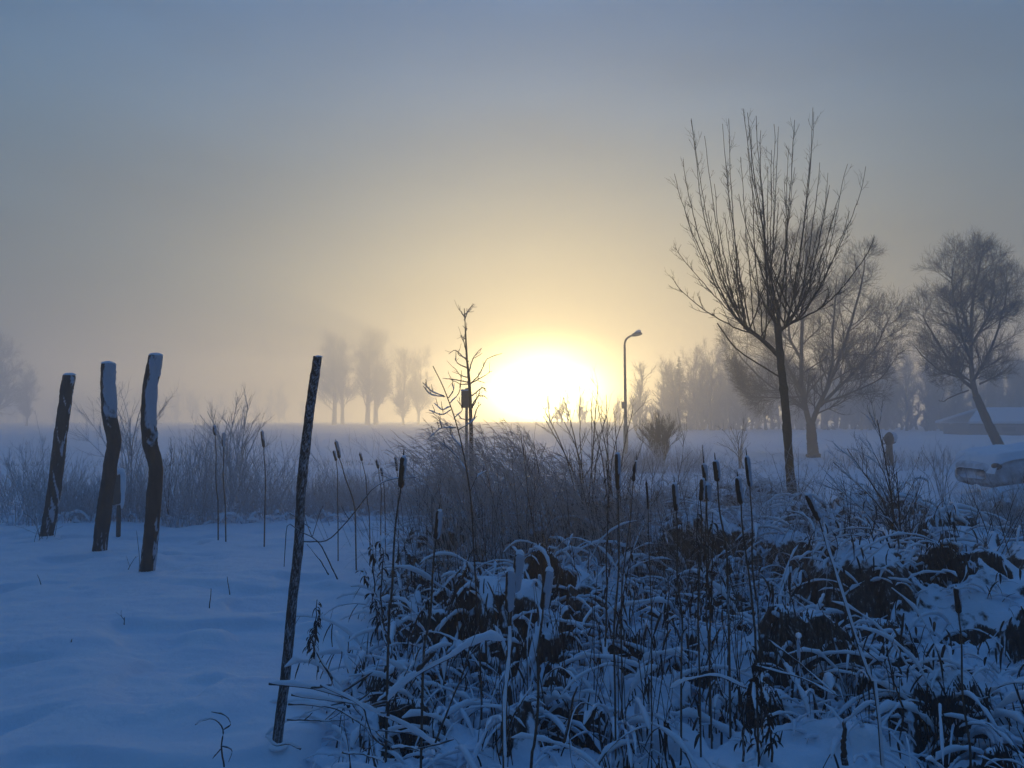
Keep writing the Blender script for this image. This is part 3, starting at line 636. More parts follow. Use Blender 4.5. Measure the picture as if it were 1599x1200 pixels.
# ------------------------------------------------------------------ shed, car, lamp, signs
def box_obj(name, c, size, mat, parent, rot=None): return MB().box(c, size, 0, rot).build(name, mat, parent, smooth=False)
M['shedwall'] = plain('shed_boards', (.10, .085, .085), (.16, .14, .135), 3, mscale=(1, 1, 12))
def shed():
    Y = 70; a = 41.5; b = a+17; zb = float(gz(a+6, Y))
    root = empty('shed', ((a+b)/2, Y+3, zb), 'low long shed with a snow-covered roof behind the leaning tree', 'building')
    eave = at(1500, 662, Y)[2]-zb; rg = at(1500, 641, Y+4)[2]-zb; x0, x1 = a, b
    MB().box(((a+b)/2, Y+2.25, zb+eave/2-.1), (b-a, 4.5, eave+.0), 0).build('wall', M['shedwall'], root, False)
    for fx in (.2, .45, .7): MB().box((a+(b-a)*fx, Y-.03, zb+eave*.5), (1.2, .06, .4)).build('window', M['deadleaf'], root, False)
    # sloped roof slab (front and back pitch) with gable ends, snow above
    m = MB(); o = .5; th = .22
    for dz in (0,):
        prof = [(Y-o, eave), (Y+2.25, rg), (Y+4.5+o, eave), (Y+4.5+o, eave+th), (Y+2.25, rg+th+.05), (Y-o, eave+th)]
        X_ = np.array([[x0-o+2.6*(1 if (j in (1, 4)) else 0) for j in range(6)], [x1+o-1.1*(1 if (j in (1, 4)) else 0) for j in range(6)]], float)
        m.grid(X_, np.array([[p[0] for p in prof]]*2, float), np.array([[zb+p[1] for p in prof]]*2, float), 0, True)
        base = m.n-12; m.f4.append(np.array([[base, base+1, base+4, base+5], [base+1, base+2, base+3, base+4], [base+6, base+11, base+10, base+7], [base+7, base+10, base+9, base+8]])); m.m4.append(np.zeros(4, int))
    m.build('roof', M['snow'], root, False)
    MB().box(((a+b)/2, Y-.55, zb+eave-.06), (b-a+.9, .08, .14)).build('gutter', M['deadleaf'], root, False)
shed()

M['lamp'] = plain('galvanised_steel', (.10, .10, .10), (.17, .17, .165), 8, .5, .1, .6)
def lamp():
    Y = 34; root = empty('street_lamp', (*gp(977, 0, Y)[:2], float(gz(gp(977, 0, Y)[0], Y))), 'slender street lamp with a curved arm, right of the sun', 'street lamp')
    b = np.array(root.location); t = at(975.5, 545, Y)
    P = poly([b-[0, 0, .2], b*.5+t*.5, t], 12); m = MB(); m.tubes(P, np.linspace(.085, .05, 12), 12); m.build('pole', M['lamp'], root)
    m = MB(); m.tubes(np.array([b+[0, 0, -.1], b+[0, 0, 1.25], b+[0, 0, 1.27]]), np.array([.105, .105, .085]), 12); m.build('pole_base', M['lamp'], root)
    A = px_line([(975.5, 546), (975.6, 537), (978, 530), (984, 525.5), (990, 523.5)], Y, 12); m = MB(); m.tubes(A, np.linspace(.05, .04, 12), 10); m.build('arm', M['lamp'], root)
    h = px_line([(987, 524.8), (991, 523.2), (996, 521.6), (1000, 521.2), (1003, 521.6)], Y, 12); t_ = np.linspace(0, 1, 12)
    m = MB(); m.tubes(h, .115*np.sin(np.clip(t_*.9+.1, 0, 1)*math.pi)**.6+.01, 12, cap=True); V = m.v[0]; V[:, 2] = h[:, 2].mean()+(V[:, 2]-h[:, 2].mean())*.75; hd = m.build('lamp_head', M['lamp'], root)
    sn = h[3:10]+[0, 0, .09]; m = MB(); m.tubes(sn, np.array([.02, .06, .08, .085, .08, .06, .02]), 8, cap=True); m.build('snow', M['snowcap'], root)
    # small bracket / tag on the pole
    MB().box(b+[-.10, 0, (at(974, 633, Y)[2]-b[2])], (.14, .14, .3)).build('control_box', M['lamp'], root, False)
lamp()
M['board'] = plain('weathered_board', (.06, .05, .045), (.11, .09, .075), 14, .8)
def sign():
    Y = 15.0; b = gp(729, 0, Y); root = empty('sign_post', b, 'grey rectangular board on a thin pole beside the dead sapling', 'sign')
    top = at(729, 606, Y); P = poly([b-[0, 0, .2], at(728.5, 660, Y), top], 10); MB().tubes(P, .028, 10, cap=True).build('pole', M['lamp'], root)
    c = (at(721, 611, Y)+at(733, 637, Y))/2; MB().box(c-[0, .05, 0], (13/F*Y, .05, 26.5/F*Y)).build('board', M['board'], root, False)
    MB().box(c-[0, .05, -.14*1.22-.008], (13/F*Y+.01, .07, .03)).build('snow', M['snowcap'], root, False)
    MB().box(c-[0, .015, 0], (.09, .03, .05)).build('bracket', M['lamp'], root, False)
sign()
def marker():
    Y = 10.6; b = gp(187, 0, Y); root = empty('marker_board', b, 'short dark leaning board edged with snow, behind the middle thick post', 'marker')
    P0 = at(181, 800, Y); P1 = at(181, 741, Y); 
    m = MB(); q = [(176, 745), (187, 741), (189, 786), (174, 790)]
    F0 = [at(x, y, Y) for x, y in q]; B0 = [p+[.0, .05, 0] for p in F0]; V = np.array(F0+B0); m.v.append(V); m.n = 8
    m.f4.append(np.array([[0, 1, 2, 3], [7, 6, 5, 4], [0, 4, 5, 1], [1, 5, 6, 2], [2, 6, 7, 3], [3, 7, 4, 0]])); m.m4.append(np.zeros(6, int)); m.build('board', M['board'], root, False)
    MB().tubes(np.array([at(184, 790, Y)+[0, .03, 0], np.array(b)+[0, .03, -.1]]), .03, 8).build('leg', M['board'], root)
    S = px_line([(176, 742), (182, 737), (189, 737), (191, 745), (191, 770), (189, 795)], Y, 18); S[:, 1] += .02
    MB().tubes(S, np.array([.01]+[.035]*4+[.045]*3+[.035]*6+[.025]*3+[.01]), 9, cap=True).build('snow', M['snowcap'], root)
marker()
M['cable'] = plain('black_rubber', (.012, .012, .013), (.02, .02, .02), 20, .5)
M['postwood'] = plain('grey_timber', (.03, .025, .02), (.07, .055, .045), 10, .9, mscale=(8, 8, 1))
def cable_post():
    Y = 25.8; b = gp(1389, 0, Y); root = empty('timber_post', b, 'short timber post with a dark hood and dangling cable loops', 'post')
    P = poly([np.array(b)-[0, 0, .15], at(1389, 705, Y), at(1389, 680, Y)], 12); m = MB(); m.tubes(P, .105+.012*np.sin(np.linspace(0, 6, 12)), 14, cap=True); m.build('post_shaft', M['postwood'], root)
    m = MB(); m.ball(at(1386.5, 686, Y)-[0, .08, 0], (.16, .14, .23), 0, .06, 3, 12, 16); m.build('hood', M['cable'], root)
    m = MB(); m.ball(at(1394.5, 683, Y)-[0, .07, 0], (.11, .12, .17), 0, .06, 4, 10, 14); m.build('snow_cap', M['snowcap'], root)
    m = MB(); m.tubes(px_line([(1397, 679), (1399, 685), (1398, 691), (1393, 693)], Y-.1, 12), .02, 7)
    m.tubes(px_line([(1380, 683), (1378, 689), (1380, 694), (1383, 690), (1381, 684)], Y-.1, 14), .017, 7)
    m.tubes(px_line([(1378, 692), (1375.5, 698), (1378, 705), (1383, 706), (1386, 700), (1383, 693)], Y-.1, 16), .010, 6)
    m.tubes(px_line([(1383, 706), (1381, 711)], Y-.1, 5), .016, 6); m.build('cable', M['cable'], root)
cable_post()
M['carpaint'] = frosted('snow_caked_car_paint', (.05, .05, .055), (.11, .11, .12), frost=-.10, width=.45, nscale=7, amount=.45)
M['glass'] = plain('dark_car_glass', (.02, .022, .026), (.03, .033, .038), 2, .12, 0)
def car():
    Yc = 15.6; x0 = at(1552, HZ, Yc)[0]; root = empty('parked_car', (x0+2.1, Yc+.85, float(gz(x0+2.1, Yc+.85))), 'grey car buried in snow, cut off by the right edge of the picture', 'car')
    zb = float(root.location[2])-.02; q = np.random.RandomState(3); W_ = 1.7
    xs = np.array([0, .03, .09, .2, .4, .7, 1.1, 1.45, 1.9, 2.4, 3.0, 3.5, 3.95, 4.15, 4.2])
    top = np.array([.50, .60, .68, .74, .79, .83, .87, .90, .93, .95, .96, .96, .93, .85, .6]); bot = np.array([.28, .20, .15, .12, .1, .1, .1, .1, .1, .1, .1, .1, .12, .18, .3]); hw = W_/2*np.array([.62, .76, .86, .93, .98, 1, 1, 1, 1, 1, 1, 1, .95, .88, .75])
    def shell(m, xs, top, bot, hw, e=.45):
        xf = np.concatenate([np.linspace(xs[i], xs[i+1], 7)[:-1] for i in range(len(xs)-1)]+[[xs[-1]]]); top, bot, hw = np.interp(xf, xs, top), np.interp(xf, xs, bot), np.interp(xf, xs, hw)
        a = np.linspace(0, 2*math.pi, 56, endpoint=False); ca, sa = np.cos(a), np.sin(a); sq = lambda v: np.sign(v)*np.abs(v)**e
        mid = (top+bot)/2; hh = (top-bot)/2; X_ = x0+xf[:, None]+0*a; Y_ = Yc+W_/2+hw[:, None]*sq(ca)[None]; Z_ = zb+mid[:, None]+hh[:, None]*sq(sa)[None]
        bl = .018*(fbm(X_*5, Z_*7+Y_*3, 8, 3)-.5)*2; m.grid(X_, Y_+bl, Z_+bl, 0, True)
        for i0 in (0, len(xf)-1):
            b_ = i0*56; c_ = m.v[0][b_:b_+56].mean(0); m.v[0] = np.vstack([m.v[0], c_[None]]); ci = m.n; m.n += 1; m.f3.append(np.array([[b_+j, b_+(j+1) % 56, ci] for j in range(56)])); m.m3.append(np.zeros(56, int))
    m = MB(); shell(m, xs, top, bot, hw); m.build('body', M['carpaint'], root)
    m = MB(); shell(m, np.array([1.95, 2.15, 2.4, 2.7, 3.1, 3.6, 3.95]), np.array([.92, 1.12, 1.36, 1.42, 1.40, 1.28, .98]), np.full(7, .80), W_/2*np.array([.84, .82, .78, .76, .76, .78, .8]), .6); m.build('cabin', M['glass'], root)
    xf = np.linspace(.0, 1.9, 60); Yv = np.linspace(-W_/2*.98, W_/2*.98, 60); XX, YY = np.meshgrid(xf, Yv, indexing='ij')
    ed = sst(0, .14, W_/2*.98-np.abs(YY))*sst(0, .16, XX); n_ = fbm(XX*4, YY*4, 77, 4); m = MB()
    m.grid(x0+XX, Yc+W_/2+YY, zb+np.interp(XX, xs, top)-.07+ed*(.13+.08*n_)); m.build('bonnet_snow', M['snowcap'], root)
    m = MB(); m.ball((x0+3.0, Yc+W_/2, zb+1.42), (.75, .66, .10), 0, .02, 2, 12, 26); m.build('roof_snow', M['snowcap'], root)
    m = MB(); m.ball((x0+1.9, Yc-.15, zb+.02), (2.3, .55, .30), 0, .03, 4, 14, 60); m.build('snow_bank', M['snow'], root)
    for wx in (.85, 3.4):
        wr = MB(); a = np.linspace(0, 2*math.pi, 33)[:-1]; rr_ = np.array([.2, .28, .30, .30, .28])[:, None]
        wr.grid(x0+wx+rr_*np.cos(a), np.array([Yc-.02, Yc-.03, Yc-.01, Yc+.18, Yc+.2])[:, None]+0*a, zb+.27+rr_*np.sin(a), 0, True); wh = wr.build('wheel', M['cable'], root)
        MB().ball((x0+wx, Yc-.0, zb+.27), (.2, .035, .2), 0, 0, 0, 12, 18).build('rim', M['carpaint'], wh)
    MB().ball((x0+.10, Yc+.12, zb+.58), (.08, .13, .07), 0, .02, 1).build('headlight', M['glass'], root)
    m = MB(); m.ball((x0+1.27, Yc-.10, zb+1.10), (.10, .09, .07), 0, 0, 0, 10, 12); m.build('mirror', M['cable'], root)
    MB().tubes(np.array([[x0+1.05, Yc+.3, zb+.97], [x0+1.12, Yc+.25, zb+1.03], [x0+1.2, Yc+.2, zb+.97]]), .025, 6).build('wiper', M['cable'], root)
car()

# ------------------------------------------------------------------ undergrowth relief in the marsh
def spot(px, py, rx, ry, h=.12):
    Y = (CAMZ-h)*F/(py-HZ); return ((px-799.5)/F*Y, Y, rx/F*Y, (CAMZ-h)*F/(py-ry-HZ)-Y)
HOL = [spot(*a) for a in [(1290, 1045, 90, 26), (1185, 1075, 60, 14), (1020, 1140, 80, 20), (1500, 1085, 80, 22), (1390, 1000, 40, 12), (1060, 915, 70, 24), (1150, 960, 55, 22), (690, 935, 34, 16), (600, 1045, 26, 12), (640, 1080, 36, 18), (905, 1000, 34, 12),
  (560, 1010, 24, 12), (760, 930, 30, 12), (1480, 960, 40, 8), (850, 960, 30, 12), (1250, 905, 40, 8), (1330, 870, 60, 6), (980, 1000, 40, 14), (720, 990, 30, 12), (1560, 1130, 30, 10)]]
MOU = [spot(*a) for a in [(880, 1095, 90, 24), (740, 1060, 60, 20), (1450, 1130, 110, 24), (1520, 1010, 110, 16), (1110, 1110, 50, 22), (1250, 1120, 60, 26), (1000, 1050, 60, 14), (620, 1150, 100, 20)]]
def litter_h(x, y):
    mk = marsh(x, y)
    ed_ = .55*(fbm(x*5, y*4, 301, 3)-.5)*2
    def blobs(L, k): 
        o = 0*x
        for (cx, cy, a_, b_) in L: o = np.maximum(o, sst(1.0, k, ((x-cx)/a_)**2+((y-cy)/b_)**2+ed_))
        return o
    hol = blobs(HOL, .55); mou = blobs([(c[0], c[1], c[2]*1.15, c[3]*1.15) for c in MOU], .2); lip = blobs([(c[0], c[1]+c[3]*1.2, c[2]*1.1, c[3]*.7) for c in HOL], .2)
    wx = x+.10*(fbm(x*3, y*3, 71, 2)-.5)*2; wy = y+.10*(fbm(x*3, y*3, 72, 2)-.5)*2
    big = fbm(x*1.1, y*1.0, 73, 3)
    st = ridge(wx*2.6, wy*1.7, 74, 2); st2 = ridge(wx*6.5+2, wy*4.5, 75, 2); gap = fbm(wx*3.6, wy*2.6, 76, 3)
    plate = sst(.49, .56, gap*.45+st*.30+st2*.17+.10*fbm(x*11, y*9, 89, 2))
    midy = sst(3.0, 5.0, y)
    h = .03+.46*sst(.32, .75, big)*(.35+.65*midy)+(.13+.12*midy)*plate+.06*st*plate+.03*st2+.012*fbm(x*22, y*20, 78, 2)
    plate = np.maximum(plate, sst(.35, .2, y*0+hol)*sst(4.9, 3.9, y)*sst(.40, .5, fbm(x*2.3, y*2, 311, 2)))*(1-hol)
    h = h*(1-.9*mou)+mou*(.17+.05*fbm(x*2, y*2, 80, 2)); plate = np.maximum(plate, mou)
    h = h+.10*lip*(1-hol)-hol*np.minimum(h+.05, .30)*.85
    strand = np.maximum(sst(.80, .90, ridge(wx*4.2+7, wy*3.6+2, 85, 1)), sst(.84, .93, ridge(wx*8.5+1, wy*7+4, 86, 1)))*sst(.30, .48, fbm(x*5, y*5, 87, 2))
    h = h+.06*strand*(1-plate)+.02*(ridge(wx*13, wy*11, 88, 2)-.5)
    # smooth open snow pockets near the front
    pocket = sst(.52, .66, fbm(x*.9+3.1, y*.8+1.7, 79, 2))*sst(6, 4, y)
    h = h*(1-.55*pocket)+pocket*(.16+.03*fbm(x*2, y*2, 80, 2))
    litter_h.strand = np.maximum(strand*(1-plate), np.maximum(pocket, mou))-1.6*hol*(1-strand)
    return h*mk-.10*(1-mk), mk, pocket
lm, t, b = new_mat('snow_over_dead_leaves')
g_ = t.nodes.new('ShaderNodeNewGeometry'); s_ = t.nodes.new('ShaderNodeSeparateXYZ'); t.links.new(g_.outputs['Normal'], s_.inputs[0])
ar_ = t.nodes.new('ShaderNodeAttribute'); ar_.attribute_name = 'rime'
v_ = tmath(t, 'ADD', tmath(t, 'ADD', s_.outputs['Z'], tmath(t, 'MULTIPLY', ar_.outputs['Fac'], .5)), tmath(t, 'MULTIPLY', tmath(t, 'SUBTRACT', noise_node(t, 14, 5, .6), .5), .75))
mr = t.nodes.new('ShaderNodeMapRange'); t.links.new(v_, mr.inputs[0]); mr.inputs['From Min'].default_value = .58; mr.inputs['From Max'].default_value = .72
leafc = tramp(t, noise_node(t, 34, 5, .65, mscale=(1, 1, .35)), [(.35, (.012, .009, .008)), (.52, (.055, .038, .03)), (.60, (.10, .08, .07)), (.68, (.42, .46, .53))])
t.links.new(mixc(t, mr.outputs[0], leafc, SNOW), b.inputs['Base Color']); b.inputs['Roughness'].default_value = .8; b.inputs['Specular IOR Level'].default_value = .2
bump(t, b, noise_node(t, 45, 4), .5, .012)
M['litter'] = lm
def litter_patch(x0, x1, y0, y1, st, mb):
    X_, Y_ = np.meshgrid(np.arange(x0, x1+st, st), np.arange(y0, y1+st/2, st*1.0)); h, mk, pk = litter_h(X_, Y_)
    Z_ = gz(X_, Y_)+h; mb.grid(X_, Y_, Z_); return litter_h.strand.reshape(-1)
lb = MB(); sa = litter_patch(-1.7, 4.4, 2.5, 6.5, .0125, lb); sb_ = litter_patch(-1.9, 11.5, 6.5, 13.2, .03, lb); sc_ = litter_patch(4.4, 11.5, 2.5, 6.5, .04, lb)
lo = lb.build('undergrowth', M['litter']); set_rime(lo, np.concatenate([sa, sb_, sc_]))
tag(lo, 'snow lying over a tangled mat of dead reeds and leaves', 'undergrowth', kind='stuff')
def lz(x, y): 
    h, mk, pk = litter_h(np.asarray(x, float), np.asarray(y, float)); return gz(x, y)+np.maximum(h, 0)
def scatter(n, x0, x1, y0, y1, q, thr=.5):
    """points in the marsh, uniform in area"""
    x = q.uniform(x0, x1, n*3); y = q.uniform(y0, y1, n*3); k = marsh(x, y) > thr
    for (cx, cy, a_, b_) in MOU: k &= (((x-cx)/a_/1.1)**2+((y-cy)/b_/1.1)**2 > 1) | (np.random.RandomState(len(x)).uniform(0, 1, len(x)) > .9)
    return x[k][:n], y[k][:n]
# snow-laden arching stems
q = np.random.RandomState(91); m = MB()
def arching(m, x, y, q, lmin, lmax, r, snow, up=.9, trop=-1.9, spread=.8, wob=.3, n=10, leafy=0, k=5):
    S = np.stack([x, y, lz(x, y)-.03], 1); a = q.uniform(0, 6.28, len(x))
    D = np.stack([np.cos(a)*spread, np.sin(a)*spread*.7, np.full(len(x), up)], 1); D /= np.linalg.norm(D, axis=1)[:, None]
    L = q.uniform(lmin, lmax, len(x)); P = paths(S, D, L, trop, wob, n, q)
    rr = r*q.uniform(.7, 1.4, len(x))[:, None]*np.linspace(1, .5, n); m.tubes(P, rr, k, 0)
    if snow: snow_on(m, P, snow*q.uniform(.5, 1.4, len(x))[:, None]*np.ones((1, n)), 1, 6, .75, q)
    return P, rr
x, y = scatter(420, -1.2, 3.4, 3.0, 6.8, q); P, rr = arching(m, x, y, q, .15, .55, .0032, .010, wob=.55, n=13)
x, y = scatter(620, -1.2, 3.4, 3.0, 6.8, q); P, rr = arching(m, x, y, q, .10, .35, .0022, .007, trop=-1.4, wob=.8)
x, y = scatter(900, -1.2, 8.0, 6.5, 12.0, q); arching(m, x, y, q, .3, .9, .005, .015, n=8, k=4)
x, y = scatter(1500, -1.2, 3.6, 2.9, 6.8, q); arching(m, x, y, q, .05, .22, .002, .0065, up=1.0, trop=-1.0, spread=1.2, wob=1.0, n=8, k=4)
# thick snow-loaded canes
x, y = scatter(45, -1.1, 3.2, 3.2, 6.5, q); arching(m, x, y, q, .3, .8, .005, .013, trop=-1.5, wob=.6, n=14)
def tussock(m, cx, cy, n, h, q, k=5):
    a = q.uniform(0, 6.28, n); r0 = q.uniform(0, .09, n); x = cx+np.cos(a)*r0; y = cy+np.sin(a)*r0; z = gz(x, y)+.06
    S = np.stack([x, y, z], 1); b_ = a+q.normal(0, .5, n); sp = q.uniform(.15, .8, n); D = np.stack([np.cos(b_)*sp, np.sin(b_)*sp, np.ones(n)], 1); D /= np.linalg.norm(D, axis=1)[:, None]
    P = paths(S, D, h*q.uniform(.8, 2.0, n), -2.2, .45, 14, q); m.tubes(P, .0035*q.uniform(.7, 1.5, n)[:, None]*np.linspace(1, .5, 14), k, 0)
    snow_on(m, P, (.0115 if cy > 4 else .0075)*q.uniform(.4, 1.6, n)[:, None]*np.ones((1, 14)), 1, 7, .8, q, .7)
    S, D, r3, t_, _ = children(P, np.full((n, 14), .004), 5, 40, q, .3, .95); D[:, 2] = -np.abs(D[:, 2])-.6; D /= np.linalg.norm(D, axis=1)[:, None]
    p = paths(S, D, q.uniform(.06, .26, len(S)), -1.5, .4, 6, q); a = q.uniform(0, 6.28, len(S))
    m.ribbons(p, q.uniform(.005, .013, len(S))[:, None]*np.array([.6, 1, 1, .9, .6, .1]), np.stack([np.cos(a), np.sin(a), 0*a], 1), 2)
q5 = np.random.RandomState(55)
for (cx, cy, a_, b_) in HOL:
    k_ = int(8+26*a_); xx = cx+q5.uniform(-1, 1, k_)*a_; yy = cy+b_*q5.uniform(-.6, 1.3, k_); S = np.stack([xx, yy, lz(xx, yy)-.02], 1); a = q5.uniform(0, 6.28, k_)
    D = np.stack([np.cos(a), np.sin(a)*.6, q5.uniform(.3, 1.2, k_)], 1); D /= np.linalg.norm(D, axis=1)[:, None]; P = paths(S, D, q5.uniform(.2, .5, k_), -1.8, .7, 13, q5)
    m.tubes(P, .0032, 4, 0); snow_on(m, P, q5.uniform(.006, .014, k_)[:, None]*np.ones((1, 13)), 1, 7, .7, q5, .5)
qq = np.random.RandomState(191); tx_, ty_ = scatter(62, -1.05, 3.3, 3.1, 6.6, qq)
for cx, cy in zip(tx_, ty_): tussock(m, cx, cy, qq.randint(16, 38), qq.uniform(.24, .46)*(1.3 if cy > 4.2 else .8), qq)
tx_, ty_ = scatter(45, 1.2, 7.5, 6.6, 11.5, qq)
for cx, cy in zip(tx_, ty_): tussock(m, cx, cy, 20, qq.uniform(.3, .5), qq, 4)
tag(m.build('bent_reeds', [M['stem'], M['snowcap'], M['deadleaf']]), 'tangle of bent dead stems loaded with snow', 'reeds', kind='stuff')
# dark hanging dead leaves
m = MB(); x, y = scatter(2400, -1.2, 3.6, 2.9, 7.2, q); cl = (fbm(x*2, y*2, 95, 2) > .44); x, y = x[cl], y[cl]; n = len(x)
S = np.stack([x, y, lz(x, y)+q.uniform(.02, .36, n)*sst(2.8, 4.5, y)], 1); a = q.uniform(0, 6.28, n); D = np.stack([np.cos(a)*.5, np.sin(a)*.5, q.uniform(-.6, .1, n)], 1); D /= np.linalg.norm(D, axis=1)[:, None]
P = paths(S, D, q.uniform(.05, .2, n), -2.6, .4, 6, q); m.ribbons(P, q.uniform(.006, .018, n)[:, None]*np.array([.5, 1, 1, .9, .6, .1]), np.stack([-np.sin(a), np.cos(a), 0*a], 1))
for (cx, cy, a_, b_) in HOL:
    k_ = int(70+260*a_); xx = cx+q.normal(0, .5, k_)*a_; yy = cy+b_*q.uniform(.2, 1.15, k_); zz_ = lz(xx, cy+b_*1.3+0*xx)+q.uniform(-.10, .05, k_); S = np.stack([xx, yy, zz_], 1)
    D = np.stack([q.normal(0, .35, k_), q.normal(-.35, .3, k_), -np.ones(k_)], 1); D /= np.linalg.norm(D, axis=1)[:, None]
    P = paths(S, D, q.uniform(.08, .30, k_), -.6, .3, 6, q); aa = q.uniform(-.5, .5, k_); m.ribbons(P, q.uniform(.005, .013, k_)[:, None]*np.array([.6, 1, 1, .9, .6, .1]), np.stack([np.cos(aa), np.sin(aa), 0*aa], 1), (0 if q.uniform() < .6 else 1))
tag(m.build('dead_leaves', [M['deadleaf'], M['stem']]), 'dark withered leaves hanging in the snowy tangle', 'dead leaves', kind='stuff')
# upright thin reeds and frosty stalks in the reed bed
q = np.random.RandomState(92); m = MB()
def upright(m, x, y, q, hmin, hmax, r, lean=(0, 0), sp=.12, wob=.15, trop=0, n=9, mat=0, k=4, twigs=0, tl=.15, tang=30, ttrop=.2, z=None):
    S = np.stack([x, y, (lz(x, y) if z is None else z)-.03], 1)
    D = np.stack([q.normal(lean[0], sp, len(x)), q.normal(lean[1], sp, len(x)), np.ones(len(x))], 1); D /= np.linalg.norm(D, axis=1)[:, None]
    P = paths(S, D, q.uniform(hmin, hmax, len(x)), trop, wob, n, q); rr = r*q.uniform(.7, 1.3, len(x))[:, None]*np.linspace(1, .45, n); m.tubes(P, rr, k, mat)
    if twigs:
        S, D, r3, t_, _ = children(P, rr, twigs, tang, q, .35, 1.0); P3 = paths(S, D, q.uniform(.5, 1.2, len(S))*tl, ttrop, .3, 5, q); m.tubes(P3, r3[:, None]*.75*np.linspace(1, .5, 5), 3, mat)
    return P, rr
x, y = scatter(110, -.9, 2.2, 4.0, 6.8, q); upright(m, x, y, q, .25, .75, .0026, sp=.28, wob=.45)
x, y = scatter(80, -.2, 1.4, 3.8, 5.0, q); upright(m, x, y, q, .4, .9, .003, sp=.16, wob=.3)
x, y = scatter(500, 1.0, 8, 6, 11.5, q); upright(m, x, y, q, .2, .6, .004, sp=.3, twigs=3, tl=.15)
tag(m.build('dead_stalks', [M['twig']]), 'thin upright dead stalks in the reed bed', 'stalks', kind='stuff')

# feathery frosted reed mass in the middle (leans and droops to the left)
q = np.random.RandomState(93); m = MB()
def plume(m, x, y, h, q, lean=-.3, r=.004, mat=0):
    S = np.stack([x, y, lz(x, y)-.03], 1); n_ = len(x)
    D = np.stack([q.normal(-.02, .12, n_), q.normal(0, .1, n_), np.ones(n_)], 1); D /= np.linalg.norm(D, axis=1)[:, None]
    P = paths(S, D, h, 0, .18, 11, q); bend = np.linspace(0, 1, 11)**3; P[..., 0] += bend*(lean*h*q.uniform(.5, 1.2, n_))[:, None]; P[..., 2] -= bend*.12*h[:, None]
    rr = r*np.linspace(1, .5, 11)[None]*np.ones((n_, 1)); m.tubes(P, rr, 3, mat)
    S, D, r3, t_, _ = children(P, rr, 10, 26, q, .72, 1.0); D[:, 0] -= .25; D /= np.linalg.norm(D, axis=1)[:, None]
    m.tubes(paths(S, D, q.uniform(.04, .13, len(S)), -.7, .3, 4, q), .003*np.linspace(1, .5, 4)[None]*np.ones((len(S), 1)), 3, mat)
    S, D, r3, t_, _ = children(P, rr, 2, 32, q, .15, .85); P4 = paths(S, D, q.uniform(.1, .35, len(S)), -.9, .4, 6, q)
    a = q.uniform(0, 6.28, len(S)); m.ribbons(P4, .006*np.array([.7, 1, 1, .8, .5, .1])[None]*np.ones((len(S), 1)), np.stack([np.cos(a), np.sin(a), 0*a], 1), mat)
def reed_top(px):  # image height of the reed outline
    return np.interp(px, [640, 690, 715, 745, 790, 830, 870, 920, 960, 1000, 1100, 1200, 1280], [800, 725, 650, 622, 626, 648, 668, 684, 708, 760, 790, 805, 830])
n_ = 600; x = q.uniform(-1.0, 1.7, n_); y = q.uniform(6.4, 9.6, n_); px = 799.5+x*F/y; k = (marsh(x, y) > .3) & (px > 690) & (q.uniform(0, 1, n_) < np.where(x > .9, .5, 1)); x, y, px = x[k], y[k], px[k]
zt = CAMZ-(reed_top(px)-HZ)/F*y; h = np.clip((zt-lz(x, y))*q.uniform(.55, 1.08, len(x)), .25, 2.3); plume(m, x, y, h, q)
xx = q.uniform(-.95, 1.6, 150); yy = q.uniform(5.9, 8.2, 150); k = marsh(xx, yy) > .3; xx, yy = xx[k], yy[k]; px = 799.5+xx*F/yy; zt = CAMZ-(reed_top(px)+10-HZ)/F*yy
upright(m, xx, yy, q, .8, 1.0, .0035, lean=(-.08, 0), sp=.14, wob=.3, mat=1, twigs=9, tl=.28, tang=34, ttrop=.3); 
tw = np.random.RandomState(411); xx = tw.uniform(-.9, 2.6, 260); yy = tw.uniform(5.6, 8.4, 260); k = marsh(xx, yy) > .3; xx, yy = xx[k], yy[k]; S = np.stack([xx, yy, lz(xx, yy)], 1); a = tw.uniform(0, 6.28, len(xx)); D = np.stack([np.cos(a)*.9-.3, np.sin(a)*.6, np.full(len(xx), 1.)], 1); D /= np.linalg.norm(D, axis=1)[:, None]
P = paths(S, D, tw.uniform(.3, .75, len(xx)), -1.6, .5, 12, tw); m.tubes(P, .004, 4, 1); snow_on(m, P, tw.uniform(.006, .012, len(xx))[:, None]*np.ones((1, 12)), 2, 6, .7, tw, .5)
tag(m.build('reed_bed', [M['reed'], M['twig'], M['snowcap']]), 'feathery frosted reeds leaning left under the sun', 'reeds', kind='stuff')
m = MB(); n_ = 1700; x = q.uniform(-1.0, 5.5, n_); y = q.uniform(6.4, 12.2, n_); px = 799.5+x*F/y; k = (marsh(x, y) > .3) & (px > 660) & (px < 1290); x, y, px = x[k], y[k], px[k]
zt = CAMZ-(np.maximum(reed_top(px)+12, 735)-HZ)/F*y; h = np.clip((zt-lz(x, y))*q.uniform(.4, 1.0, len(x)), .12, 1.0)
upright(m, x, y, q, .5, 1.0, .0032, lean=(-.25, 0), sp=.45, trop=-1.2, wob=.6, twigs=6, tl=.22, tang=40, ttrop=-.5)
P_ = m.v
tag(m.build('frosted_grass', M['frost']), 'low frosted grass and weeds around the reed bed', 'grass', kind='stuff')

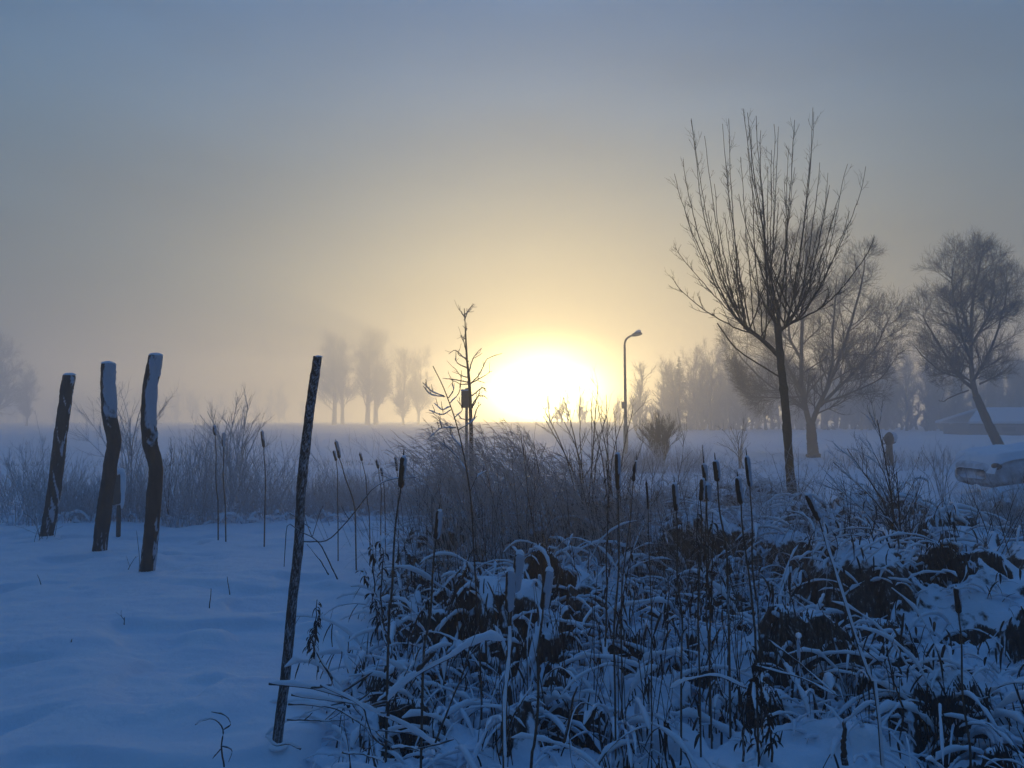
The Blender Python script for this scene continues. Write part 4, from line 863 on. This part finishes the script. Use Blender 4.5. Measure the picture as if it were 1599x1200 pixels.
# ------------------------------------------------------------------ frosted band on the left and right
q = np.random.RandomState(94)
def band(name, label, px0, px1, y0, y1, topf, n, mat, q, lean=0, cat='grass', tw=5, r=.005, sp=.2):
    m = MB(); px = q.uniform(px0, px1, n); y = q.uniform(y0, y1, n); x = (px-799.5)/F*y
    if n > 300:   # clumps with gaps between them
        k = q.uniform(0, 1, n) < .18+1.0*sst(.40, .60, fbm(x*1.1, y*1.1, int(px1), 3)); px, y, x = px[k], y[k], x[k]; n = len(px)
    z = gz(x, y)
    zt = CAMZ-(topf(px)-HZ)/F*y; h = np.clip((zt-z)*q.uniform(.3, 1.08, n)*(.55+.75*fbm(x*1.3, y*1.3, 77, 2)), .08, 3)
    S = np.stack([x, y, z-.02], 1); D = np.stack([q.normal(lean, sp, n), q.normal(0, sp, n), np.ones(n)], 1); D /= np.linalg.norm(D, axis=1)[:, None]
    P = paths(S, D, h, -.3, .35, 8, q); rr = r*q.uniform(.6, 1.2, n)[:, None]*np.linspace(1, .4, 8); m.tubes(P, rr, 3)
    S, D, r3, t_, _ = children(P, rr, tw, 34, q, .25, 1.0); hh = h[_]; P3 = paths(S, D, q.uniform(.1, .32, len(S))*np.clip(hh, .3, 1), .2, .4, 5, q); R3 = r3[:, None]*.8*np.linspace(1, .5, 5); m.tubes(P3, R3, 3)
    return tag(m.build(name, mat), label, cat, kind='stuff')
tl = lambda px: -14+np.interp(px, [-60, 0, 60, 100, 140, 200, 260, 290, 340, 400, 450, 480, 520, 600, 660, 700], [720, 712, 700, 715, 735, 728, 735, 690, 672, 680, 700, 735, 752, 760, 745, 715])
band('frosted_weeds', 'hoar-frosted weeds along the edge of the field behind the posts', -60, 480, 11.6, 14.5, tl, 3400, M['frost'], q)
band('frosted_weeds', 'frosted grass clumps at the far end of the snow clearing', 480, 720, 12.2, 14.6, tl, 1900, M['frost'], q, tw=5)
band('frosted_reeds', 'sparse frosted reeds leaning left over the far snow', 500, 720, 9.5, 13.5, lambda p: np.interp(p, [500, 560, 620, 700], [690, 655, 665, 665]), 70, M['frost'], q, lean=-.35, tw=9, r=.005, sp=.1, cat='reeds')
tr_ = lambda px: np.interp(px, [1250, 1300, 1400, 1450, 1500, 1599, 1680], [830, 800, 790, 775, 765, 745, 740])
band('frosted_weeds', 'frosted weeds on the bank below the snow-covered car', 1250, 1700, 8.0, 11.8, tr_, 2500, M['frost'], q, tw=5)
band('field_edge_grass', 'thin line of dead grass along the far road', -200, 1800, 25.0, 28.0, lambda p: 719+5*np.sin(p*.021)+3*np.sin(p*.07), 1500, M['frost'], q, tw=4, r=.008, sp=.4)
band('field_edge_grass', 'dead grass and scrub at the roadside right of the street lamp', 940, 1100, 22, 26, lambda p: 690+0*p, 700, M['frost'], q, tw=5, r=.009)
band('field_edge_grass', 'thin frosted weeds around the timber post', 1280, 1620, 22, 28, lambda p: 696+0*p, 380, M['frost'], q, tw=4, r=.009)
# clumps of snow low on the weeds, left band
m = MB(); px = q.uniform(-40, 700, 420); y = q.uniform(11.6, 14.2, 420); x = (px-799.5)/F*y; n = len(x)
S = np.stack([x, y, gz(x, y)+q.uniform(0, .12, n)], 1); a = q.uniform(0, 6.28, n); D = np.stack([np.cos(a), np.sin(a), q.uniform(.2, 1.2, n)], 1); D /= np.linalg.norm(D, axis=1)[:, None]
P = paths(S, D, q.uniform(.2, .5, n), -2.2, .4, 8, q); m.tubes(P, .006, 4, 0); snow_on(m, P, q.uniform(.012, .03, n)[:, None]*np.ones((1, 8)), 1, 6, .7, q)
tag(m.build('snowy_tussocks', [M['deadleaf'], M['snowcap']]), 'snow-bent tussocks at the foot of the frosted weeds', 'grass', kind='stuff')
# overhanging brown grass on the ditch bank
m = MB(); n = 900; x = q.uniform(1.2, 8.5, n); y = 12.4+.5*np.sin(x*.7)+q.uniform(-.35, .05, n); S = np.stack([x, y, gz(x, y)+.02], 1)
D = np.stack([q.normal(0, .5, n), q.normal(-.8, .3, n), q.uniform(.1, .8, n)], 1); D /= np.linalg.norm(D, axis=1)[:, None]; P = paths(S, D, q.uniform(.15, .45, n), -1.8, .3, 6, q); m.tubes(P, .005, 3, 0)
tag(m.build('bank_grass', M['deadleaf']), 'dark dead grass hanging over the ditch bank by the pollard', 'grass', kind='stuff')

# ------------------------------------------------------------------ individual shrubs, saplings, twigs
def shrub(name, label, base_px, Y, tips, r, spec, seed, mat='twig', group=None, cat='shrub', snow=0, dys=.4, z0=None):
    q = np.random.RandomState(seed); b = at(base_px[0], base_px[1], Y); zb = float(gz(b[0], Y)); root = empty(name, (b[0], Y, zb), label, cat, group)
    m = MB(); st = np.array([b[0], Y, min(b[2], zb+.45) if z0 is None else z0])
    P = []
    for (tx_, ty_) in tips:
        tp = at(tx_, ty_, Y+q.uniform(-dys, dys)); s0 = st+[q.uniform(-.08, .08), q.uniform(-.08, .08), -.08-(st[2]-zb)*0]
        v = tp-s0; c = s0+v*.5+np.array([-.12*v[0], 0, .10*v[2]])+q.normal(0, .03, 3); P.append(poly([s0, c, tp], 14)+np.cumsum(q.normal(0, .004, (14, 3)), 0))
    P = np.array(P); rr = r*np.linspace(1, .35, 14)[None]*q.uniform(.7, 1.15, (len(P), 1)); m.tubes(P, rr, 6)
    if snow: snow_on(m, P, snow, 1, 6, .7, q)
    if st[2] > zb+.1: pass
    p, r_ = P, rr
    for (cnt, angm, ln, fall, trop, wob, n, rsc, tmin, k) in spec:
        S, D, rx, t_, _ = children(p, r_, cnt, angm, q, tmin); L = ln*q.uniform(.55, 1.25, len(S))*(1-fall*t_); p = paths(S, D, L, trop, wob, n, q); r_ = np.maximum(rx*rsc, .0012)[:, None]*np.linspace(1, .45, n); m.tubes(p, r_, k)
        if snow and n > 5: snow_on(m, p, snow*.7, 1, 5, .7, q)
    m.build('branches', [M[mat], M['snowcap']], root); return root
SP = [(7, 32, .30, .3, .35, .35, 7, .6, .3, 4), (4, 34, .12, .3, .2, .3, 5, .65, .2, 3)]
shrub('bare_shrub', 'rounded bare shrub rising behind the middle and tallest posts', (200, 790), 13.0, [(130, 640), (150, 620), (165, 600), (185, 605), (205, 650), (225, 610), (250, 640), (262, 625), (120, 670), (178, 640)], .012, [(9, 34, .55, .3, .3, .4, 8, .6, .3, 4), (5, 34, .22, .3, .2, .4, 5, .65, .2, 3)], 1, 'frost', dys=.8)
shrub('bare_shrub', 'tall twiggy frosted shrub topping the thicket left of the slim stake', (370, 795), 13.2, [(372, 618), (380, 630), (388, 632), (395, 660), (405, 665), (340, 660), (355, 655), (310, 650), (300, 668), (325, 640), (420, 690), (290, 690)], .012, [(9, 30, .5, .3, .5, .4, 8, .6, .3, 4), (6, 32, .2, .3, .3, .4, 5, .65, .2, 3)], 2, 'frost', dys=.8)
shrub('bare_shrub', 'small slender shrub between the tallest post and the thicket', (258, 800), 12.4, [(275, 690), (268, 700), (262, 720), (285, 700)], .008, SP, 3, 'twig')
shrub('weed_clump', 'tall spiky weed clump left of the leftmost post', (55, 830), 11.6, [(56, 655), (45, 690), (30, 700), (70, 700), (20, 720), (82, 730), (40, 710), (10, 740)], .006, [(8, 26, .22, .3, .3, .3, 6, .6, .3, 3), (4, 30, .08, 0, 0, .3, 4, .7, .3, 3)], 4, 'frost')
shrub('weed_clump', 'dark little weeds at the foot of the leftmost post', (62, 845), 10.0, [(35, 800), (50, 795), (80, 810), (88, 800), (25, 820), (97, 822)], .004, [(6, 34, .10, .3, 0, .4, 5, .7, .2, 3)], 5, 'twig')
shrub('round_bush', 'dense brown upright bush just right of the street lamp', (1032, 727), 25.5, [(x_, y_) for x_, y_ in ((1002, 672), (1010, 668), (1018, 664), (1026, 660), (1032, 658), (1040, 664), (1046, 668), (1052, 676), (1056, 684), (1000, 685), (1022, 668), (1036, 668), (1014, 680), (1044, 680), (1006, 678), (1029, 660), (1049, 672), (1020, 676), (1030, 675), (1040, 678))], .024, [(14, 16, .6, .3, .5, .3, 7, .6, .1, 4), (8, 20, .3, .3, .3, .3, 5, .75, .2, 3)], 6, 'bark', dys=.5)
shrub('willow_scrub', 'thin scrub fanned out on the snow left of the pollard trunk', (1158, 728), 24, [(1140, 665), (1150, 672), (1162, 655), (1165, 660), (1172, 690), (1128, 670), (1120, 690)], .014, [(6, 22, .5, .3, .4, .3, 7, .6, .2, 4), (3, 24, .2, .3, .3, .3, 5, .65, .2, 3)], 7, 'twig')
shrub('leaning_bush', 'large frosted bush with branches sweeping up to the left, right of the slanting cattail', (1415, 885), 7.6, [(1290, 745), (1300, 720), (1320, 700), (1345, 712), (1360, 690), (1372, 660), (1285, 790), (1280, 840), (1400, 740), (1425, 760), (1330, 760), (1350, 790), (1300, 860), (1380, 770), (1440, 790), (1310, 815)], .010, [(10, 26, .42, .35, .25, .35, 8, .6, .15, 4), (5, 28, .17, .3, .2, .35, 5, .65, .2, 3)], 8, 'twig', dys=.7, snow=.007)
shrub('bare_sapling', 'branchy sapling drawn across the lower right of the sun', (915, 800), 8.5, [(838, 620), (850, 650), (880, 625), (905, 600), (925, 620), (935, 605), (870, 640), (945, 650)], .009, [(7, 38, .34, .3, .35, .45, 8, .6, .3, 4), (4, 34, .12, .3, .2, .4, 5, .65, .2, 3)], 9, 'twig')
shrub('bare_sapling', 'twiggy sapling between the sun and the street lamp', (965, 810), 9.0, [(945, 620), (955, 640), (975, 650), (990, 640), (918, 640), (930, 630), (1000, 690)], .009, [(7, 34, .36, .3, .35, .45, 8, .6, .3, 4), (4, 34, .14, .3, .2, .4, 5, .65, .2, 3)], 10, 'twig')
shrub('frosted_bush', 'low frosted bush under the snow-covered car', (1560, 880), 9.5, [(1480, 790), (1500, 775), (1530, 765), (1560, 770), (1590, 780), (1610, 790), (1470, 820), (1545, 790), (1625, 810)], .010, [(10, 30, .35, .3, .35, .35, 7, .6, .15, 4), (5, 30, .15, .3, .2, .35, 5, .65, .2, 3)], 11, 'frost', dys=.7)
shrub('frosted_bush', 'scrubby frosted bush between the sloping bush and the car', (1470, 800), 13, [(1440, 700), (1455, 712), (1475, 705), (1420, 720), (1490, 715), (1500, 735)], .010, [(7, 28, .4, .3, .35, .35, 7, .6, .2, 4), (4, 30, .18, .3, .2, .35, 5, .65, .2, 3)], 12, 'frost')
# dead sapling next to the sign
def sapling():
    q = np.random.RandomState(5); Y = 12.5; b = gp(738, 0, Y); root = empty('dead_sapling', b, 'tall straight dead sapling with sparse curling branches, left of the sun', 'tree')
    T = px_line([(736, 740), (736, 700), (735, 650), (733, 600), (729, 560), (727, 520), (725, 482)], Y, 30); T = np.vstack([[b[0], b[1], b[2]-.1], T]); m = MB(); m.tubes(T, np.linspace(.042, .006, 31), 9); m.v[0] += q.uniform(-1, 1, m.v[0].shape)*.002; m.build('trunk', M['bark'], root)
    br = [[(734, 600), (745, 590), (755, 575), (763, 560), (785, 552)], [(732, 582), (740, 560), (752, 545)], [(733, 600), (750, 590), (766, 578)], [(730, 575), (715, 568), (710, 560)], [(733, 590), (718, 586), (706, 574)],
          [(734, 600), (720, 600), (705, 592)], [(734, 598), (706, 592), (690, 594)], [(727, 530), (722, 524)], [(725, 500), (732, 485), (740, 475)], [(725, 492), (735, 485)], [(726, 496), (720, 487), (715, 485)], [(727, 515), (731, 513)],
          [(728, 548), (724, 535), (721, 523)], [(736, 640), (742, 625), (745, 612)], [(736, 635), (748, 618), (762, 622)], [(729, 560), (718, 556), (716, 548)], [(731, 565), (720, 555), (710, 548), (700, 553)], [(735, 620), (752, 606), (760, 612)], [(737, 655), (722, 655), (712, 648)], [(737, 660), (745, 640), (750, 632)]]
    m = MB(); A = []
    for l in br:
        P = px_line(l, Y, 12, dy=[0]+[q.uniform(-.2, .2) for _ in l[1:]]); P[2:] += np.cumsum(q.normal(0, .004, (10, 3)), 0); A.append(P)
    A = np.array(A); rr = np.linspace(.012, .004, 12)[None]*np.ones((len(A), 1)); m.tubes(A, rr, 5)
    S, D, r3, t_, _ = children(A, rr, 3, 40, q, .3); m.tubes(paths(S, D, q.uniform(.05, .2, len(S)), .3, .3, 5, q), r3[:, None]*.7*np.linspace(1, .5, 5), 4)
    m.build('branches', M['twig'], root)
sapling()
def thin_sapling():
    q = np.random.RandomState(6); Y = 4.3; b = at(751, 1095, Y); root = empty('bare_sapling', b, 'very thin tall sapling with upturned snowy twigs, in front of the sapling with the board', 'sapling')
    T = px_line([(752, 1095), (748, 1000), (741, 880), (735, 780), (724, 710), (712, 660), (700, 625), (690, 600), (676, 572)], Y, 40); m = MB(); m.tubes(np.vstack([T[0]-[0, 0, .1], T]), np.linspace(.0055, .0022, 41), 7); m.build('stem', M['twig'], root)
    br = [[(693, 618), (675, 612), (660, 598)], [(695, 620), (672, 616), (661, 603)], [(703, 635), (690, 640), (678, 630)], [(704, 640), (690, 648), (670, 641)], [(712, 668), (690, 669), (680, 675), (669, 686)], [(690, 668), (686, 655)],
          [(702, 630), (716, 615), (720, 595), (719, 585)], [(710, 652), (722, 640), (714, 625)], [(700, 622), (708, 610), (706, 600)], [(722, 700), (705, 680), (703, 672)], [(715, 672), (735, 660), (745, 650)], [(728, 735), (715, 715), (700, 700), (688, 690)], [(733, 770), (745, 745), (760, 735)]]
    m = MB()
    for l in br:
        P = px_line(l, Y, 10, dy=[0]+[q.uniform(-.08, .08) for _ in l[1:]]); m.tubes(P, np.linspace(.003, .0018, 10), 5); snow_on(m, P, .0035, 1, 5, .6, q, minh=.4)
        for i in (4, 7): d = P[i]-P[i-1]; m.tubes(np.array([P[i], P[i]+np.array([d[0]*.5+q.uniform(-.006, .006), 0, .02]), P[i]+np.array([d[0]*.8, q.uniform(-.01, .01), .045])]), [.002, .0018, .0012], 4)
    m.build('branches', [M['twig'], M['snowcap']], root)
thin_sapling()
def stick(name, label, pl, Y, r, snow=0, cat='branch', group=None, dy=None, mat='twig', n=20, twigs=0, seed=1, side=()):
    q = np.random.RandomState(seed); P = px_line(pl, Y, n, dy); P[1:] += np.cumsum(q.normal(0, r*.25, (n-1, 3)), 0); b = P[0]
    root_z = float(lz(b[0], b[1])); m = MB(); o = empty(name, (b[0], b[1], root_z), label, cat, group)
    m.tubes(P, np.linspace(r, r*.5, n), 7, cap=True)
    for l in side:
        Q = px_line(l, Y, 10); m.tubes(Q, np.linspace(r*.6, r*.3, 10), 5)
        if snow: snow_on(m, Q, snow*.6, 1, 6, .7, q)
    if twigs:
        S, D, r3, t_, _ = children(P[None], np.linspace(r, r*.5, n)[None], twigs, 38, q, .2); p3 = paths(S, D, q.uniform(.05, .18, len(S)), .3, .4, 6, q); m.tubes(p3, r3[:, None]*.6*np.linspace(1, .5, 6), 4)
        if snow: snow_on(m, p3, snow*.5, 1, 5, .7, q)
    m.build('wood', M[mat], o)
    if snow:
        s = MB(); snow_on(s, P, snow*(.8+.3*np.sin(np.linspace(0, 9, n))), 0, 9, .8, q, .18); s.build('snow', M['snowcap'], o)
    return o
stick('bent_twig', 'long bent twig arching right from the slim stake', [(471, 846), (490, 845), (512, 842), (535, 820), (560, 790), (585, 760), (612, 748), (650, 745)], 4.2, .0042, .003, cat='twig', side=[[(545, 811), (538, 800), (533, 790)]])
stick('twig', 'thin frosted twig crossing in front of the slim stake, its end hanging down', [(527, 905), (515, 880), (500, 850), (487, 838), (470, 830), (450, 818), (446, 850), (444, 885)], 3.9, .0034, 0, cat='twig', side=[[(488, 838), (492, 825), (500, 800), (505, 790)], [(487, 838), (478, 815), (474, 795)], [(485, 825), (450, 800)]])
stick('twig', 'short straight twig slanting into the snow right of the slim stake', [(513, 898), (500, 875), (480, 850)], 4.0, .0035, .003, cat='twig')
stick('snowy_branch', 'long snow-covered branch arching over a dark hollow in the lower middle', [(606, 1118), (606, 1092), (625, 1070), (660, 1045), (700, 1025), (730, 1008), (760, 998), (785, 1001)], 3.3, .007, .018, cat='branch', side=[[(650, 1052), (665, 1035), (680, 1018)]])
stick('snowy_branch', 'short thick snow-topped branch pointing up at the lower middle left', [(545, 1105), (530, 1080), (510, 1045), (495, 1015), (485, 990)], 3.5, .008, .017, cat='branch')
for i, (pl, r, s, lb) in enumerate([
  ([(420, 1068), (470, 1072), (530, 1085), (590, 1110), (650, 1140), (690, 1168)], .006, .011, 'topmost snowy branch of the pile lying right of the slim stake'),
  ([(455, 1085), (510, 1092), (560, 1100), (600, 1120)], .005, .009, 'short snowy branch under the topmost one of the pile'),
  ([(450, 1100), (500, 1104), (530, 1110), (570, 1135), (590, 1145)], .005, .006, 'dark-edged branch in the middle of the pile by the slim stake'),
  ([(448, 1124), (490, 1127), (518, 1128)], .004, .003, 'thin straight twig lying lowest by the foot of the slim stake'),
  ([(500, 1070), (560, 1100), (575, 1130), (585, 1160)], .004, .007, 'snowy branch bending down across the pile'),
  ([(610, 1168), (640, 1170), (655, 1172)], .006, .006, 'stubby stick poking out below the branch pile'),
  ([(534, 1175), (570, 1180), (600, 1190)], .004, .004, 'thin dark twig lying on the smooth snow at the bottom edge')]):
    stick('fallen_branch', lb, pl, 3.35-.04*i, r, s, group='fallen branches by the slim stake', seed=i+3, twigs=4 if i < 5 else 1)
for i, (pl, Y, r, lb) in enumerate([
  ([(610, 1110), (625, 1070), (640, 1040)], 3.3, .004, 'thin dark stick leaning right above the branch pile'),
  ([(680, 1160), (700, 1110), (725, 1050), (735, 1010)], 3.2, .0045, 'dark leafy stalk leaning right below the long snowy branch'),
  ([(1180, 1040), (1250, 1060), (1300, 1085)], 3.0, .0035, 'thin pale cane lying across the dark hollow left of the slanting cattail'),
  ([(1165, 1075), (1120, 1055), (1075, 1060), (1045, 1075)], 2.95, .004, 'arched snowy cane at the bottom centre right'),
  ([(1200, 1000), (1240, 1030), (1310, 1090)], 3.3, .004, 'straight cane slanting down to the right toward the slanting cattail foot'),
  ([(1410, 1105), (1395, 1060), (1385, 1010)], 3.0, .004, 'dark stalk beside the foot of the slanting cattail'),
  ([(780, 1180), (800, 1120), (830, 1070)], 2.75, .004, 'crossed stick beside the left low snow-laden cattail'),
  ([(880, 1160), (892, 1110), (900, 1075)], 2.9, .006, 'snow-tipped broken stalk right of the low cattails'),
  ([(1320, 1195), (1318, 1160), (1316, 1130)], 2.8, .012, 'snow-capped stump stalk near the bottom right')]):
    stick('dead_stalk', lb, pl, Y, r, .007 if i in (1, 3, 7, 8) else .004, group='single dead stalks in the snowy tangle', seed=i+20, twigs=3 if i in (1, 5) else 0, cat='stalk')
for i, (pl, lb) in enumerate([([(327, 950), (328, 935), (329, 919)], 'dark stub of stalk poking from smooth snow, left one of the pair'), ([(359, 929), (357, 914), (355, 900)], 'dark stub of stalk poking from smooth snow, right one of the pair'),
  ([(64, 913), (61, 905), (58, 897)], 'tiny slanting stalk in the snow below the leftmost post'), ([(194, 976), (194, 970), (195, 964)], 'tiny double stub in the snow below the tallest post'),
  ([(217, 894), (218, 875), (216, 852), (213, 828)], 'thin wispy twig just left of the foot of the tallest post'), ([(200, 890), (205, 880), (213, 868)], 'short forked weed left of the foot of the tallest post'),
  ([(111, 1003), (112, 998)], 'smallest dark speck of stalk on the open snow, lower left'), ([(85, 840), (88, 825), (90, 812)], 'short dark twig right beside the foot of the leftmost post')]):
    Y = CAMZ*F/(pl[0][1]-HZ); stick('stalk_stub', lb, pl, Y, .0045 if i < 2 else .0035, 0, group='stalk stubs in the open snow', seed=i+40, cat='stalk', n=8, twigs=2 if i in (5, 3) else 0)
# half-buried twig loop and twig with snow at bottom left
stick('twig', 'looping thin twig half buried at the bottom left, left of the slim stake foot', [(350, 1198), (345, 1165), (348, 1140), (335, 1122), (318, 1124), (305, 1132)], 3.1, .0035, .004, cat='twig', side=[[(345, 1165), (362, 1172), (357, 1190)], [(345, 1170), (332, 1185)], [(348, 1140), (360, 1132), (352, 1118), (330, 1112)]])
stick('twig', 'short snowy twig at the very foot of the slim stake', [(470, 1170), (450, 1160), (430, 1162), (415, 1150)], 3.6, .005, .008, cat='twig')
# leafy dead weeds
def leafy_weed(label, stems, Y, seed, nleaf=30):
    q = np.random.RandomState(seed); b = at(*stems[0][0], Y); root = empty('withered_weed', (b[0], Y, float(lz(b[0], Y))), label, 'weed', 'withered weeds with curled dark leaves'); m = MB(); lf = MB()
    for l in stems:
        P = px_line(l, Y, 16, dy=[0]+[q.uniform(-.08, .08) for _ in l[1:]]); P[1:] += np.cumsum(q.normal(0, .003, (15, 3)), 0); m.tubes(P, np.linspace(.0045, .0018, 16), 6); snow_on(m, P, .006, 1, 6, .6, q, minh=.3)
        S, D, r3, t_, _ = children(P[None], np.full((1, 16), .004), nleaf, 60, q, .1); n = len(S); p = paths(S, D, q.uniform(.02, .06, n), -3.0, .6, 6, q); a = q.uniform(0, 6.28, n)
        lf.ribbons(p, q.uniform(.005, .014, n)[:, None]*np.array([.4, 1, 1, .8, .6, .1]), np.stack([np.cos(a), np.sin(a), 0*a], 1))
    m.build('stem', [M['twig'], M['snowcap']], root); lf.build('leaves', M['deadleaf'], root)
leafy_weed('withered weed with two upright leafy stems beside the dark upright cattail', [[(600, 985), (599, 930), (597, 870), (594, 835)], [(590, 1000), (580, 940), (575, 880), (573, 850)]], 3.7, 51)
leafy_weed('withered weed leaning left with curled leaves at the left of the tangle', [[(605, 1010), (590, 960), (575, 915), (565, 888)]], 3.6, 52, 40)
leafy_weed('stubby leafy weed just right of the slim stake, drooping under snow', [[(497, 1050), (492, 1010), (497, 975), (500, 935)], [(480, 1020), (485, 990), (500, 960)]], 3.6, 53, 34)
leafy_weed('hanging leafy weed under the snowy hump above the lower middle hollow', [[(640, 1000), (660, 950), (690, 920), (720, 890)], [(700, 960), (725, 900), (735, 880)]], 3.8, 54, 40)
leafy_weed('dense dark bundle of dead leaves left of the slanting cattail', [[(1185, 1190), (1180, 1120), (1178, 1060), (1172, 1010)], [(1160, 1190), (1165, 1100), (1185, 1040)], [(1205, 1190), (1195, 1110), (1180, 1050)]], 2.9, 55, 50)
leafy_weed('dark leafy stalks standing under the cattail cluster', [[(1095, 960), (1093, 880), (1096, 800)], [(1110, 960), (1112, 880), (1112, 800)], [(1103, 960), (1104, 900), (1102, 830)]], 4.0, 56, 40)
leafy_weed('tall dark leafy stalks left of the ragged cattail', [[(945, 1010), (947, 900), (948, 800), (946, 725)], [(975, 1010), (972, 920), (985, 840)]], 4.0, 57, 24)

# ------------------------------------------------------------------ mist
HAZE_D = 0.0122
hm = bpy.data.materials.new('haze'); hm.use_nodes = True; t = hm.node_tree
for n in list(t.nodes): t.nodes.remove(n)
pv = t.nodes.new('ShaderNodeVolumePrincipled'); pv.inputs['Color'].default_value = (.95, .95, .96, 1); pv.inputs['Density'].default_value = HAZE_D; pv.inputs['Anisotropy'].default_value = .70
om = t.nodes.new('ShaderNodeOutputMaterial'); t.links.new(pv.outputs[0], om.inputs['Volume'])
hb = MB(); hb.box((0, 122, 9.4), (1000, 276, 21.8)); ho = hb.build('haze', hm, smooth=False); tag(ho, kind='stuff')
ho['label'] = 'low winter mist filling the air over the field'
